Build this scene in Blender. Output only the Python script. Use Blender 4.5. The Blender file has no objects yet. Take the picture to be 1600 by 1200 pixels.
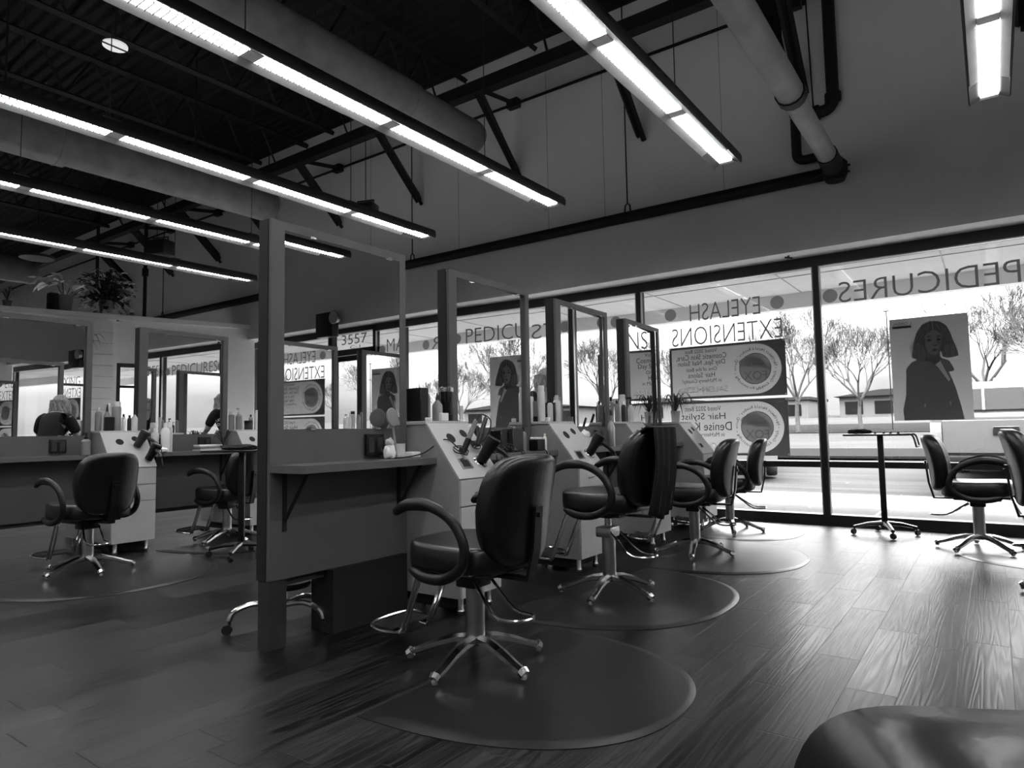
import bpy, bmesh, math, random
from mathutils import Vector, Matrix
random.seed(7)
C = bpy.context.scene.collection
SC = bpy.context.scene
PI = math.pi

# ------------------------------------------------------------ camera, sky, exposure
cam = bpy.data.objects.new('camera', bpy.data.cameras.new('camera')); C.objects.link(cam)
cam.data.sensor_width = 36.0; cam.data.sensor_fit = 'HORIZONTAL'; cam.data.lens = 1044.55 / 1600 * 36
cam.data.clip_start = 0.02; cam.data.clip_end = 600
yaw, pitch, roll = 0.622663, 0.0708528, -0.0175595
fw = Vector((-math.sin(yaw) * math.cos(pitch), math.cos(yaw) * math.cos(pitch), math.sin(pitch)))
r0 = Vector((math.cos(yaw), math.sin(yaw), 0)); u0 = r0.cross(fw)
rr = r0 * math.cos(roll) + u0 * math.sin(roll); uu = -r0 * math.sin(roll) + u0 * math.cos(roll)
M = Matrix((rr, uu, -fw)).transposed().to_4x4(); M.translation = Vector((0, 0, 1.05))
cam.matrix_world = M
SC.camera = cam
SC.view_settings.view_transform = 'Standard'; SC.view_settings.look = 'None'
SC.view_settings.gamma = 1.0; SC.view_settings.use_curve_mapping = False
SC.view_settings.exposure = 2.75
SC.cycles.max_bounces = 10; SC.cycles.glossy_bounces = 6; SC.cycles.diffuse_bounces = 5
SC.cycles.transparent_max_bounces = 16; SC.cycles.transmission_bounces = 6
SC.cycles.sample_clamp_indirect = 6; SC.cycles.use_denoising = True
SC.cycles.caustics_reflective = True

SKY = .15       # horizon brightness of the overcast sky
w = bpy.data.worlds.new('overcast_sky'); SC.world = w; w.use_nodes = True
N = w.node_tree.nodes; Lk = w.node_tree.links; N.clear()
tc = N.new('ShaderNodeTexCoord'); mp = N.new('ShaderNodeMapping'); mp.inputs['Scale'].default_value = (1.6, 1.6, 5)
ns = N.new('ShaderNodeTexNoise'); ns.inputs['Scale'].default_value = 2.2; ns.inputs['Detail'].default_value = 6; ns.inputs['Roughness'].default_value = 0.55
cr = N.new('ShaderNodeValToRGB'); cr.color_ramp.elements[0].position = 0.38; cr.color_ramp.elements[0].color = (.62, .62, .62, 1)
cr.color_ramp.elements[1].position = 0.62; cr.color_ramp.elements[1].color = (1, 1, 1, 1)
bg = N.new('ShaderNodeBackground'); bg.inputs['Strength'].default_value = 1.9; wo = N.new('ShaderNodeOutputWorld')
Lk.new(tc.outputs['Generated'], mp.inputs['Vector']); Lk.new(mp.outputs[0], ns.inputs['Vector']); Lk.new(ns.outputs[0], cr.inputs[0])
sp = N.new('ShaderNodeSeparateXYZ'); Lk.new(tc.outputs['Generated'], sp.inputs[0])
zz = N.new('ShaderNodeMath'); zz.operation = 'MULTIPLY_ADD'; zz.use_clamp = False; zz.inputs[1].default_value = 25.0; zz.inputs[2].default_value = SKY
mx_ = N.new('ShaderNodeMath'); mx_.operation = 'MAXIMUM'; mx_.inputs[1].default_value = 0; Lk.new(sp.outputs[2], mx_.inputs[0]); pw_ = N.new('ShaderNodeMath'); pw_.operation = 'POWER'; pw_.inputs[1].default_value = 2.0; Lk.new(mx_.outputs[0], pw_.inputs[0]); Lk.new(pw_.outputs[0], zz.inputs[0]); Lk.new(zz.outputs[0], bg.inputs['Strength'])   # overcast: much brighter overhead than at the horizon
Lk.new(cr.outputs[0], bg.inputs['Color']); Lk.new(bg.outputs[0], wo.inputs['Surface'])
LAMP = 5.5      # strength of the fluorescent tubes

# ------------------------------------------------------------ materials
def mat(name, v, rough=0.6, metal=0.0, var=0.0, vscale=8, bump=0.0, bscale=60, emit=0.0, coat=0.0, stretch=(1, 1, 1), spec=.4, alpha=1.0):
    m = bpy.data.materials.new(name); m.use_nodes = True; nt = m.node_tree; b = nt.nodes['Principled BSDF']
    b.inputs['Base Color'].default_value = (v, v, v, 1); b.inputs['Roughness'].default_value = rough
    b.inputs['Metallic'].default_value = metal; b.inputs['Coat Weight'].default_value = coat
    b.inputs['Specular IOR Level'].default_value = spec
    if emit: b.inputs['Emission Color'].default_value = (1, 1, 1, 1); b.inputs['Emission Strength'].default_value = emit
    t = nt.nodes.new('ShaderNodeTexCoord'); mp = nt.nodes.new('ShaderNodeMapping'); mp.inputs['Scale'].default_value = stretch
    nt.links.new(t.outputs['Object'], mp.inputs[0])
    n = nt.nodes.new('ShaderNodeTexNoise'); n.inputs['Scale'].default_value = vscale; n.inputs['Detail'].default_value = 5
    nt.links.new(mp.outputs[0], n.inputs['Vector'])
    r = nt.nodes.new('ShaderNodeMapRange'); r.inputs[3].default_value = v * (1 - var); r.inputs[4].default_value = v * (1 + var)
    r.inputs[1].default_value = .3; r.inputs[2].default_value = .7
    nt.links.new(n.outputs[0], r.inputs[0]); nt.links.new(r.outputs[0], b.inputs['Base Color'])
    if bump:
        n2 = nt.nodes.new('ShaderNodeTexNoise'); n2.inputs['Scale'].default_value = bscale; n2.inputs['Detail'].default_value = 3
        nt.links.new(mp.outputs[0], n2.inputs['Vector'])
        bp = nt.nodes.new('ShaderNodeBump'); bp.inputs['Strength'].default_value = bump; bp.inputs['Distance'].default_value = .01
        nt.links.new(n2.outputs[0], bp.inputs['Height']); nt.links.new(bp.outputs[0], b.inputs['Normal'])
    return m

K = dict(
    wall=mat('painted_drywall', .88, .85, var=.03, vscale=1.5, bump=.05, bscale=90),
    white=mat('white_paint', .92, .7, var=.02),
    deck=mat('black_painted_deck', .008, .8, var=.3, vscale=3),
    steel=mat('black_painted_steel', .012, .6, var=.3),
    duct=mat('dark_painted_duct', .16, .5, var=.25, vscale=5),
    pipe=mat('grey_pvc_pipe', .34, .5, var=.25, vscale=3),
    frame=mat('dark_bronze_aluminium', .018, .35, var=.1),
    panel=mat('dark_grey_laminate', .095, .45, var=.06, vscale=4, bump=.02),
    core=mat('black_core', .008, .7),
    shelf=mat('mid_grey_laminate', .10, .4, var=.08, vscale=6, stretch=(1, .2, 1)),
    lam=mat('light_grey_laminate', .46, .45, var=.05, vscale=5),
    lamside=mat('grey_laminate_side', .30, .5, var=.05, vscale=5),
    leather=mat('black_vinyl_upholstery', .004, .31, var=.3, vscale=5, bump=.12, bscale=35, spec=.6),
    plastic=mat('black_plastic', .006, .35, var=.1),
    chrome=mat('chrome', .62, .16, 1, var=.05),
    satin=mat('satin_aluminium', .42, .32, 1, var=.08),
    rubber=mat('black_rubber', .01, .6),
    mat=mat('black_floor_mat', .008, .36, var=.25, vscale=2.5, bump=.05, bscale=14),
    cloth=mat('black_cloth', .005, .85, bump=.3, bscale=12),
    darkbox=mat('dark_box', .03, .5, var=.3),
    midgrey=mat('mid_grey_plastic', .22, .4, var=.1),
    lightp=mat('light_plastic', .55, .35, var=.04),
    whitep=mat('white_plastic', .8, .35),
    darkliq=mat('dark_liquid', .02, .2, var=.3),
    leaf=mat('dark_leaf', .05, .5, var=.5, vscale=12),
    paleleaf=mat('pale_variegated_leaf', .8, .5, var=.5, vscale=25),
    pot=mat('grey_pot', .16, .5), soil=mat('soil', .02, .9),
    skin=mat('skin', .42, .55, var=.04), hair=mat('light_wavy_hair', .24, .5, var=.6, vscale=14, stretch=(8, 8, 1)),
    louvre=mat('louvre_grey', .12, .5), wing=mat('light_housing', .30, .45, var=.05), lend=mat('lamp_housing_dark', .03, .5),
    concrete=mat('concrete_walk', .06, .9, var=.10, vscale=2.5, bump=.1, spec=0),
    asphalt=mat('pale_asphalt', .015, .9, spec=0, var=.22, vscale=1.2, stretch=(.3, 2, 1), bump=.1),
    grass=mat('dormant_grass', .006, .95, spec=0, var=.35, vscale=30, bump=.4, bscale=80),
    bark=mat('bark', .028, .9, var=.2, spec=0), far=mat('far_wall', .045, .9, var=.1, spec=0), farroof=mat('far_roof', .012, .9, var=.15, spec=0),
    fardark=mat('far_glass', .0012, .5, spec=.05), truck=mat('silver_truck_paint', .065, .6, .0, spec=.03), carw=mat('pale_car_paint', .08, .6, spec=.03),
    tyre=mat('tyre', .05, .8), lamp=mat('tail_lamp_lens', .12, .25, coat=.5), soffit=mat('canopy_soffit', .62, .8, var=.04),
    fascia=mat('canopy_fascia', .8, .7),
)
# fluorescent tube lens
lm = bpy.data.materials.new('fluorescent_lens'); lm.use_nodes = True; nt = lm.node_tree; b = nt.nodes['Principled BSDF']
b.inputs['Base Color'].default_value = (.8, .8, .8, 1); b.inputs['Emission Color'].default_value = (1, 1, 1, 1); b.inputs['Emission Strength'].default_value = LAMP
K['lens'] = lm
def emis(n, s):
    m = bpy.data.materials.new(n); m.use_nodes = True; b = m.node_tree.nodes['Principled BSDF']
    b.inputs['Base Color'].default_value = (.8, .8, .8, 1); b.inputs['Emission Color'].default_value = (1, 1, 1, 1); b.inputs['Emission Strength'].default_value = s; return m
K['uplens'] = emis('uplight_lens', .55)
K['ring'] = emis('ring_lamp_lens', .16)
K['disc'] = emis('ceiling_disc_glow', .08)

# mirror, glass
def gl(name, col, rough):
    m = bpy.data.materials.new(name); m.use_nodes = True; nt = m.node_tree; nt.nodes.clear()
    g = nt.nodes.new('ShaderNodeBsdfGlossy'); g.inputs['Color'].default_value = (col, col, col, 1); g.inputs['Roughness'].default_value = rough
    o = nt.nodes.new('ShaderNodeOutputMaterial'); nt.links.new(g.outputs[0], o.inputs[0]); return m
K['mirror'] = gl('mirror_silvering', .86, .0)
def glass(name, tint, refl=1.5, extra=.0):
    m = bpy.data.materials.new(name); m.use_nodes = True; nt = m.node_tree; nt.nodes.clear()
    t = nt.nodes.new('ShaderNodeBsdfTransparent'); t.inputs['Color'].default_value = (tint, tint, tint, 1)
    g = nt.nodes.new('ShaderNodeBsdfGlossy'); g.inputs['Roughness'].default_value = .02
    lw_ = nt.nodes.new('ShaderNodeLayerWeight'); lw_.inputs['Blend'].default_value = .5
    pw = nt.nodes.new('ShaderNodeMath'); pw.operation = 'POWER'; pw.inputs[1].default_value = 5; nt.links.new(lw_.outputs['Facing'], pw.inputs[0])
    f = nt.nodes.new('ShaderNodeMath'); f.operation = 'MULTIPLY_ADD'; f.inputs[1].default_value = .5; f.inputs[2].default_value = .03; nt.links.new(pw.outputs[0], f.inputs[0])
    x = nt.nodes.new('ShaderNodeMixShader'); o = nt.nodes.new('ShaderNodeOutputMaterial')
    nt.links.new(f.outputs[0], x.inputs[0]); nt.links.new(t.outputs[0], x.inputs[1]); nt.links.new(g.outputs[0], x.inputs[2]); nt.links.new(x.outputs[0], o.inputs[0]); return m
K['glass'] = glass('window_glass', .93)
K['jar'] = glass('jar_glass', .75)
# printed film / translucent posters: light comes through from outside
def trans(name, v, tw=.5):
    m = bpy.data.materials.new(name); m.use_nodes = True; nt = m.node_tree; nt.nodes.clear()
    d = nt.nodes.new('ShaderNodeBsdfDiffuse'); d.inputs['Color'].default_value = (v, v, v, 1)
    t = nt.nodes.new('ShaderNodeBsdfTranslucent'); t.inputs['Color'].default_value = (v, v, v, 1)
    x = nt.nodes.new('ShaderNodeMixShader'); x.inputs[0].default_value = tw; o = nt.nodes.new('ShaderNodeOutputMaterial')
    nt.links.new(d.outputs[0], x.inputs[1]); nt.links.new(t.outputs[0], x.inputs[2]); nt.links.new(x.outputs[0], o.inputs[0]); return m
K['film'] = trans('vinyl_banner', .26, .6); K['filmdark'] = trans('vinyl_banner_dark_print', .14, .6); K['filmmid'] = trans('vinyl_banner_mid_print', .40, .6)
K['ink'] = trans('dark_ink', .03, .5); K['inkgrey'] = trans('window_vinyl_grey', .22, .6)
K['pbright'] = trans('poster_light_print', .85, .6); K['inkletter'] = trans('window_letter_grey', .13, .6); K['pbg'] = trans('poster_background', .18, .6); K['pcoat'] = trans('poster_coat', .15, .6); K['phair'] = trans('poster_hair', .13, .6)
K['phair2'] = trans('poster_hair_light', .27, .6); K['pskin'] = trans('poster_skin', .36, .6); K['pblk'] = trans('poster_black', .05, .6)

# striped materials : roof deck, block wall
def wavebump(m, axis, scale, strength=.6, dist=.03):
    nt = m.node_tree; b = nt.nodes['Principled BSDF']; t = nt.nodes.new('ShaderNodeTexCoord')
    wv = nt.nodes.new('ShaderNodeTexWave'); wv.bands_direction = axis; wv.inputs['Scale'].default_value = scale
    nt.links.new(t.outputs['Object'], wv.inputs['Vector'])
    bp = nt.nodes.new('ShaderNodeBump'); bp.inputs['Strength'].default_value = strength; bp.inputs['Distance'].default_value = dist
    nt.links.new(wv.outputs['Fac'], bp.inputs['Height']); nt.links.new(bp.outputs[0], b.inputs['Normal'])
wavebump(K['deck'], 'Y', 2.0, 1.0, .06)

# plank floor
fm = bpy.data.materials.new('dark_plank_floor'); fm.use_nodes = True; nt = fm.node_tree; b = nt.nodes['Principled BSDF']; n_ = nt.nodes; l_ = nt.links
def mth(op, a, b2=None, c=None):
    q = n_.new('ShaderNodeMath'); q.operation = op
    for i, v in enumerate((a, b2, c)):
        if v is None: continue
        if isinstance(v, (int, float)): q.inputs[i].default_value = v
        else: l_.new(v, q.inputs[i])
    return q.outputs[0]
t = n_.new('ShaderNodeTexCoord'); sx = n_.new('ShaderNodeSeparateXYZ'); l_.new(t.outputs['Object'], sx.inputs[0])
xs = mth('DIVIDE', mth('ADD', sx.outputs[0], 20 * .184 - .007), .184); col = mth('FLOOR', xs); fx = mth('FRACT', xs)
wn = n_.new('ShaderNodeTexWhiteNoise'); wn.noise_dimensions = '1D'; l_.new(col, wn.inputs['W'])
ys = mth('ADD', mth('DIVIDE', sx.outputs[1], 0.95), mth('ADD', wn.outputs['Value'], 30)); row = mth('FLOOR', ys); fy = mth('FRACT', ys)
cb = n_.new('ShaderNodeCombineXYZ'); l_.new(col, cb.inputs[0]); l_.new(row, cb.inputs[1])
wn2 = n_.new('ShaderNodeTexWhiteNoise'); wn2.noise_dimensions = '2D'; l_.new(cb.outputs[0], wn2.inputs['Vector'])
gx = mth('MINIMUM', fx, mth('SUBTRACT', 1, fx)); gy = mth('MULTIPLY', mth('MINIMUM', fy, mth('SUBTRACT', 1, fy)), 0.95 / .184)
gm = mth('MINIMUM', mth('MULTIPLY', gx, 2.2), gy); groove = n_.new('ShaderNodeMapRange'); l_.new(gm, groove.inputs[0]); groove.inputs[1].default_value = .004; groove.inputs[2].default_value = .018
# grain
cmb = n_.new('ShaderNodeCombineXYZ'); l_.new(mth('ADD', mth('MULTIPLY', sx.outputs[0], 1.0), mth('MULTIPLY', wn2.outputs['Value'], 17)), cmb.inputs[0])
l_.new(mth('MULTIPLY', sx.outputs[1], .045), cmb.inputs[1]); l_.new(mth('MULTIPLY', wn2.outputs['Value'], 9), cmb.inputs[2])
g1 = n_.new('ShaderNodeTexNoise'); g1.inputs['Scale'].default_value = 10; g1.inputs['Detail'].default_value = 2; g1.inputs['Distortion'].default_value = .1; l_.new(cmb.outputs[0], g1.inputs['Vector'])
rings = mth('SINE', mth('MULTIPLY', g1.outputs[0], 90)); 
g2 = n_.new('ShaderNodeTexNoise'); g2.inputs['Scale'].default_value = 120; g2.inputs['Detail'].default_value = 3; l_.new(cmb.outputs[0], g2.inputs['Vector'])
colv = mth('ADD', mth('ADD', .004, mth('MULTIPLY', wn2.outputs['Value'], .022)), mth('ADD', mth('MULTIPLY', rings, .008), mth('MULTIPLY', mth('SUBTRACT', g2.outputs[0], .5), .012)))
colv = mth('MULTIPLY', mth('MAXIMUM', colv, .002), mth('ADD', mth('MULTIPLY', groove.outputs[0], .75), .25))
l_.new(colv, b.inputs['Base Color'])
l_.new(mth('ADD', .27, mth('ADD', mth('MULTIPLY', wn2.outputs['Value'], .06), mth('ADD', mth('MULTIPLY', g2.outputs[0], .10), mth('MULTIPLY', rings, .02)))), b.inputs['Roughness'])
hh = mth('ADD', mth('ADD', mth('MULTIPLY', rings, .13), mth('MULTIPLY', g2.outputs[0], .35)), mth('MULTIPLY', groove.outputs[0], 1.4))
bp = n_.new('ShaderNodeBump'); bp.inputs['Strength'].default_value = .45; bp.inputs['Distance'].default_value = .0022
l_.new(hh, bp.inputs['Height']); l_.new(bp.outputs[0], b.inputs['Normal']); K['floor'] = fm
b.inputs['Specular IOR Level'].default_value = .17; b.inputs['Coat Roughness'].default_value = .2; l_.new(bp.outputs[0], b.inputs['Coat Normal'])

# ------------------------------------------------------------ mesh helpers
class MB:
    def __init__(s): s.bm = bmesh.new()
    def box(s, x0, x1, y0, y1, z0, z1, bev=0, seg=2, M=None):
        vs = bmesh.ops.create_cube(s.bm, size=1)['verts']
        for v in vs: v.co = Vector(((x0 + x1) / 2 + v.co.x * (x1 - x0), (y0 + y1) / 2 + v.co.y * (y1 - y0), (z0 + z1) / 2 + v.co.z * (z1 - z0)))
        if bev:
            es = list({e for v in vs for e in v.link_edges})
            r = bmesh.ops.bevel(s.bm, geom=es, offset=bev, segments=seg, profile=.5, affect='EDGES'); vs = list({v for f in r['faces'] for v in f.verts} | {v for v in vs if v.is_valid})
        if M is not None: bmesh.ops.transform(s.bm, matrix=M, verts=[v for v in vs if v.is_valid])
        return s
    def tube(s, pts, r, n=8, flat=1.0, cap=True, up=None):
        pts = [Vector(p) for p in pts]; rs = r if isinstance(r, (list, tuple)) else [r] * len(pts); rings = []
        prev = None
        for i, p in enumerate(pts):
            d = (pts[min(i + 1, len(pts) - 1)] - pts[max(i - 1, 0)]).normalized()
            if prev is None:
                a = Vector(up) if up else (Vector((0, 0, 1)) if abs(d.z) < .9 else Vector((1, 0, 0)))
            else: a = prev
            a = (a - d * a.dot(d)).normalized(); prev = a; c = d.cross(a)
            rings.append([s.bm.verts.new(p + (a * math.cos(2 * PI * k / n) * flat + c * math.sin(2 * PI * k / n)) * rs[i]) for k in range(n)])
        for A, B in zip(rings, rings[1:]):
            for k in range(n): s.bm.faces.new((A[k], A[(k + 1) % n], B[(k + 1) % n], B[k]))
        if cap: s.bm.faces.new(rings[0][::-1]); s.bm.faces.new(rings[-1])
        return s
    def lathe(s, prof, c=(0, 0, 0), n=20, M=None):
        c = Vector(c); rings = []; vs = []
        for r, z in prof:
            if r < 1e-5: rings.append([s.bm.verts.new(c + Vector((0, 0, z)))])
            else: rings.append([s.bm.verts.new(c + Vector((r * math.cos(2 * PI * k / n), r * math.sin(2 * PI * k / n), z))) for k in range(n)])
            vs += rings[-1]
        for A, B in zip(rings, rings[1:]):
            for k in range(n):
                a = A[k % len(A)], A[(k + 1) % len(A)]; b_ = B[(k + 1) % len(B)], B[k % len(B)]
                f = list(dict.fromkeys((a[0], a[1], b_[0], b_[1])))
                if len(f) > 2: s.bm.faces.new(f)
        for e in (rings[0], rings[-1]):
            if len(e) > 2: s.bm.faces.new(e)
        if M is not None: bmesh.ops.transform(s.bm, matrix=M, verts=vs)
        return s
    def prism(s, poly, axis, a, b_, bev=0, seg=2):
        """poly in the two other axes, extruded from a to b along axis"""
        def P(u, v, t): return {'x': (t, u, v), 'y': (u, t, v), 'z': (u, v, t)}[axis]
        A = [s.bm.verts.new(P(u, v, a)) for u, v in poly]; B = [s.bm.verts.new(P(u, v, b_)) for u, v in poly]; n = len(poly)
        s.bm.faces.new(A); s.bm.faces.new(B[::-1])
        for k in range(n): s.bm.faces.new((A[k], B[k], B[(k + 1) % n], A[(k + 1) % n]))
        if bev:
            es = [e for e in {e for v in A + B for e in v.link_edges} if (e.verts[0] in A) == (e.verts[1] in A)]
            bmesh.ops.bevel(s.bm, geom=es, offset=bev, segments=seg, profile=.5, affect='EDGES')
        return s
    def build(s, name, m, parent=None, smooth=True, loc=None, rot=None):
        bmesh.ops.recalc_face_normals(s.bm, faces=s.bm.faces)
        me = bpy.data.meshes.new(name); s.bm.to_mesh(me); s.bm.free()
        me.materials.append(K[m] if isinstance(m, str) else m)
        if smooth:
            me.polygons.foreach_set('use_smooth', [True] * len(me.polygons)); me.set_sharp_from_angle(angle=math.radians(38))
        o = bpy.data.objects.new(name, me); C.objects.link(o); o.parent = parent
        if loc: o.location = loc
        if rot: o.rotation_euler = rot
        return o
def tag(o, label, cat, group=None, kind=None):
    o['label'] = label; o['category'] = cat
    if group: o['group'] = group
    if kind: o['kind'] = kind
    return o
def thing(name, label, cat, loc=(0, 0, 0), rz=0, group=None):
    o = bpy.data.objects.new(name, None); C.objects.link(o); o.empty_display_size = .1
    o.location = loc; o.rotation_euler = (0, 0, rz); return tag(o, label, cat, group)
def struct(o): o['kind'] = 'structure'; return o
def dup(o, loc, rz=None, label=None, group=None, scale=None):
    def cp(q, par):
        c = q.copy(); C.objects.link(c); c.parent = par
        for ch in kids.get(q, []): cp(ch, c)
        return c
    kids = {}
    for q in bpy.data.objects:
        if q.parent: kids.setdefault(q.parent, []).append(q)
    r = cp(o, None); r.location = loc
    if rz is not None: r.rotation_euler = (r.rotation_euler[0], r.rotation_euler[1], rz)
    if label: r['label'] = label
    if group: r['group'] = group
    if scale: r.scale = (scale,) * 3 if isinstance(scale, (int, float)) else scale
    return r
def arc(c, r, a0, a1, n, plane='xz'):
    o = []
    for i in range(n + 1):
        a = math.radians(a0 + (a1 - a0) * i / n); u, v = r * math.cos(a), r * math.sin(a)
        o.append(Vector(c) + (Vector((u, 0, v)) if plane == 'xz' else Vector((u, v, 0)) if plane == 'xy' else Vector((0, u, v))))
    return o
def smoothpath(P, n=6):
    P = [Vector(p) for p in P]; Q = [P[0]] + P + [P[-1]]; o = []
    for i in range(1, len(Q) - 2):
        for k in range(n):
            t = k / n; a, b_, c, d = Q[i - 1], Q[i], Q[i + 1], Q[i + 2]
            o.append(.5 * ((2 * b_) + (-a + c) * t + (2 * a - 5 * b_ + 4 * c - d) * t * t + (-a + 3 * b_ - 3 * c + d) * t ** 3))
    o.append(P[-1]); return o
def text(body, x0, x1, z0, z1, y, m, name, parent=None, off=0.0, ext=0.0006, face=1, loc=None):
    """Lettering on a plane y=const. face=1: readable from +y (outdoors); -1 readable from -y. Fitted to the box."""
    cu = bpy.data.curves.new(name, 'FONT'); cu.body = body; cu.extrude = 0; cu.offset = off; cu.resolution_u = 3
    to = bpy.data.objects.new('tmp', cu); C.objects.link(to); bpy.context.view_layer.update()
    me = bpy.data.meshes.new_from_object(to.evaluated_get(bpy.context.evaluated_depsgraph_get()))
    bpy.data.objects.remove(to); me.name = name
    X = [v.co.x for v in me.vertices]; Y = [v.co.y for v in me.vertices]; a, b_, c, d = min(X), max(X), min(Y), max(Y)
    for v in me.vertices:
        u = (v.co.x - a) / (b_ - a); t = (v.co.y - c) / (d - c)
        v.co = Vector((x1 - u * (x1 - x0) if face > 0 else x0 + u * (x1 - x0), y, z0 + t * (z1 - z0)))
    me.materials.clear(); me.materials.append(K[m]); o = bpy.data.objects.new(name, me); C.objects.link(o); o.parent = parent
    if loc: o.location = loc
    return o

# ------------------------------------------------------------ room shell
YW, YI = 7.90, 7.49         # glass plane, inner face of the wall above it
XL_, XR_ = -24.0, 8.0; YB = -5.0; ZC = 6.42
struct(MB().box(XL_, XR_, YB, YW + .06, -.12, 0).build('floor', 'floor', smooth=False))
struct(MB().box(XL_ - .2, XR_ + .2, YB - .2, YI + .5, ZC, ZC + .15).build('ceiling', 'deck', smooth=False))
wf = MB().box(XL_, XR_, YI, YW + .06, 2.95, ZC)
struct(wf.build('wall_front', 'wall', smooth=False))
struct(MB().box(XL_, XR_, YI - .001, YW - .02, 2.915, 2.95).build('trim_1', 'white', smooth=False))
struct(MB().box(XR_, XR_ + .15, YB, YW, 0, ZC).build('wall_right', 'wall', smooth=False))
struct(MB().box(XL_, XR_, YB - .15, YB, 0, ZC).build('wall_back', 'wall', smooth=False))
struct(MB().box(XL_ - .15, XL_, YB, YW, 0, ZC).build('wall_left', 'wall', smooth=False))

# storefront: one window per bay; the frame, rails and pane belong to it
mull = [-1.5 - 2.11 * k for k in range(0, 6)][::-1] + [.61, 2.60, 3.75, 5.86, 8.0]
wn_i = 0
for a, b_ in zip(mull, mull[1:]):
    if abs(a - 2.60) < .01:
        d = MB(); F = .045
        d.box(a, a + F, YW - .06, YW + .06, 0, 2.9).box(b_ - F, b_, YW - .06, YW + .06, 0, 2.9).box(a, b_, YW - .06, YW + .06, 2.83, 2.95)
        d.box(a, b_, YW - .06, YW + .06, 2.44, 2.54)
        dr = struct(d.build('door_1', 'frame', smooth=False))
        MB().box(a + F, a + F + .09, YW - .025, YW + .025, .02, 2.43).box(b_ - F - .09, b_ - F, YW - .025, YW + .025, .02, 2.43).box(a + F + .09, b_ - F - .09, YW - .025, YW + .025, .02, .26).box(a + F + .09, b_ - F - .09, YW - .025, YW + .025, 2.34, 2.43).build('door_leaf', 'frame', dr, False)
        MB().box(a + F + .09, b_ - F - .09, YW - .003, YW + .003, .26, 2.34).build('pane', 'glass', dr, False)
        MB().box(a + F, b_ - F, YW - .003, YW + .003, 2.54, 2.83).build('pane', 'glass', dr, False)
        MB().tube([(a + .22, YW - .07, .95), (b_ - .2, YW - .07, .95)], .014).build('door_handle', 'satin', dr)
        continue
    wn_i += 1; m = MB(); W = .03
    m.box(a - W, a + W, YW - .07, YW + .05, 0, 2.95)
    if b_ == 8.0: m.box(b_ - W, b_, YW - .07, YW + .05, 0, 2.95)
    m.box(a + W, b_ - W, YW - .07, YW + .05, 2.80, 2.915)
    m.box(a + W, b_ - W, YW - .06, YW + .05, .605, .67)
    m.box(a + W, b_ - W, YW - .08, YW + .05, 0, .105)
    wo_ = struct(m.build('window_%d' % wn_i, 'frame', smooth=False))
    MB().box(a + W, b_ - W, YW - .003, YW + .003, .105, .605).build('pane', 'glass', wo_, False)
    MB().box(a + W, b_ - W, YW - .003, YW + .003, .67, 2.80).build('pane', 'glass', wo_, False)
    MB().box(a + W, a + W + .012, YW - .075, YW - .04, .105, 2.80).box(b_ - W - .012, b_ - W, YW - .075, YW - .04, .105, 2.80).box(a + W, b_ - W, YW - .075, YW - .04, 2.788, 2.80).build('glazing_bead', 'satin', wo_, False)

# the white half-height wall at the left end with its ledge and its own window
LD = Vector((-.29845674, -.95442316, 0)); LP = Vector((-11.668, 7.49, 0)); LN = Vector((LD.y, -LD.x, 0))   # LN points away from the room
def lbox(mb, s0, s1, d0, d1, z0, z1):
    M = Matrix.Translation(LP) @ Matrix(((LD.x, LN.x, 0, 0), (LD.y, LN.y, 0, 0), (0, 0, 1, 0), (0, 0, 0, 1)))
    return mb.box(s0, s1, d0, d1, z0, z1, M=M)
if (Vector((0, 0, 0)) - LP).dot(LN) > 0: LN = -LN
lw = MB()
lbox(lw, -.12, .70, 0, .35, 0, 3.12); lbox(lw, 2.20, 9, 0, .35, 0, 3.12); lbox(lw, .7, 2.2, 0, .35, 2.36, 3.12); lbox(lw, .7, 2.2, 0, .35, 0, .9)
struct(lw.build('wall_end', 'white', smooth=False))
struct(lbox(MB(), -.12, 9, -.06, .45, 3.12, 3.2).build('trim_2', 'white', smooth=False))
lwf = MB()
for s0, s1, z0, z1 in ((.7, 2.2, 2.29, 2.36), (.7, 2.2, .9, .96), (.7, .76, .96, 2.29), (2.14, 2.2, .96, 2.29), (.7, 2.2, 1.93, 1.97), (1.82, 1.90, .96, 1.93), (1.25, 1.31, .96, 1.93)): lbox(lwf, s0, s1, .02, .1, z0, z1)
lwo = struct(lwf.build('window_20', 'frame', smooth=False)); lbox(MB(), .76, 2.14, .05, .056, .96, 2.29).build('pane', 'glass', lwo, False)
col_ = MB()
for k in range(16): lbox(col_, 2.27, 2.62, -.12, -.001, .02 + k * .19, .02 + k * .19 + .182)
struct(col_.build('trim_3', 'white', smooth=False))

# ------------------------------------------------------------ roof steel, pipes, ducts
struct(MB().box(XL_, XR_, 6.52, 6.66, 5.42, 5.58).build('trim_4', 'steel', smooth=False))
stx = [-3.36 - 1.87 * k for k in range(-3, 8)]
for i, x in enumerate(stx):
    lab = 'black angle strut running from the roof beam down to the upper window wall'
    s = MB(); s.tube([(x, 6.60, 5.50), (x, YI - .005, 4.68)], .092, 4, flat=.6, up=(1, 0, 0)); s.tube([(x + .05, 6.66, 5.44), (x + .05, YI, 4.60)], .035, 4)
    o = s.build('diagonal_strut', 'steel'); tag(o, lab, 'strut', 'diagonal roof struts along the window wall')
    s = MB(); s.tube([(x, 6.6, 5.52), (x, YI, 5.66)], .035, 4); s.box(x - .09, x + .09, YI - .10, YI, 5.58, 5.70)
    tag(s.build('wall_tie', 'steel'), 'short black steel tie from the roof beam to the thin rod on the wall', 'bracket', 'steel ties above the struts')
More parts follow.
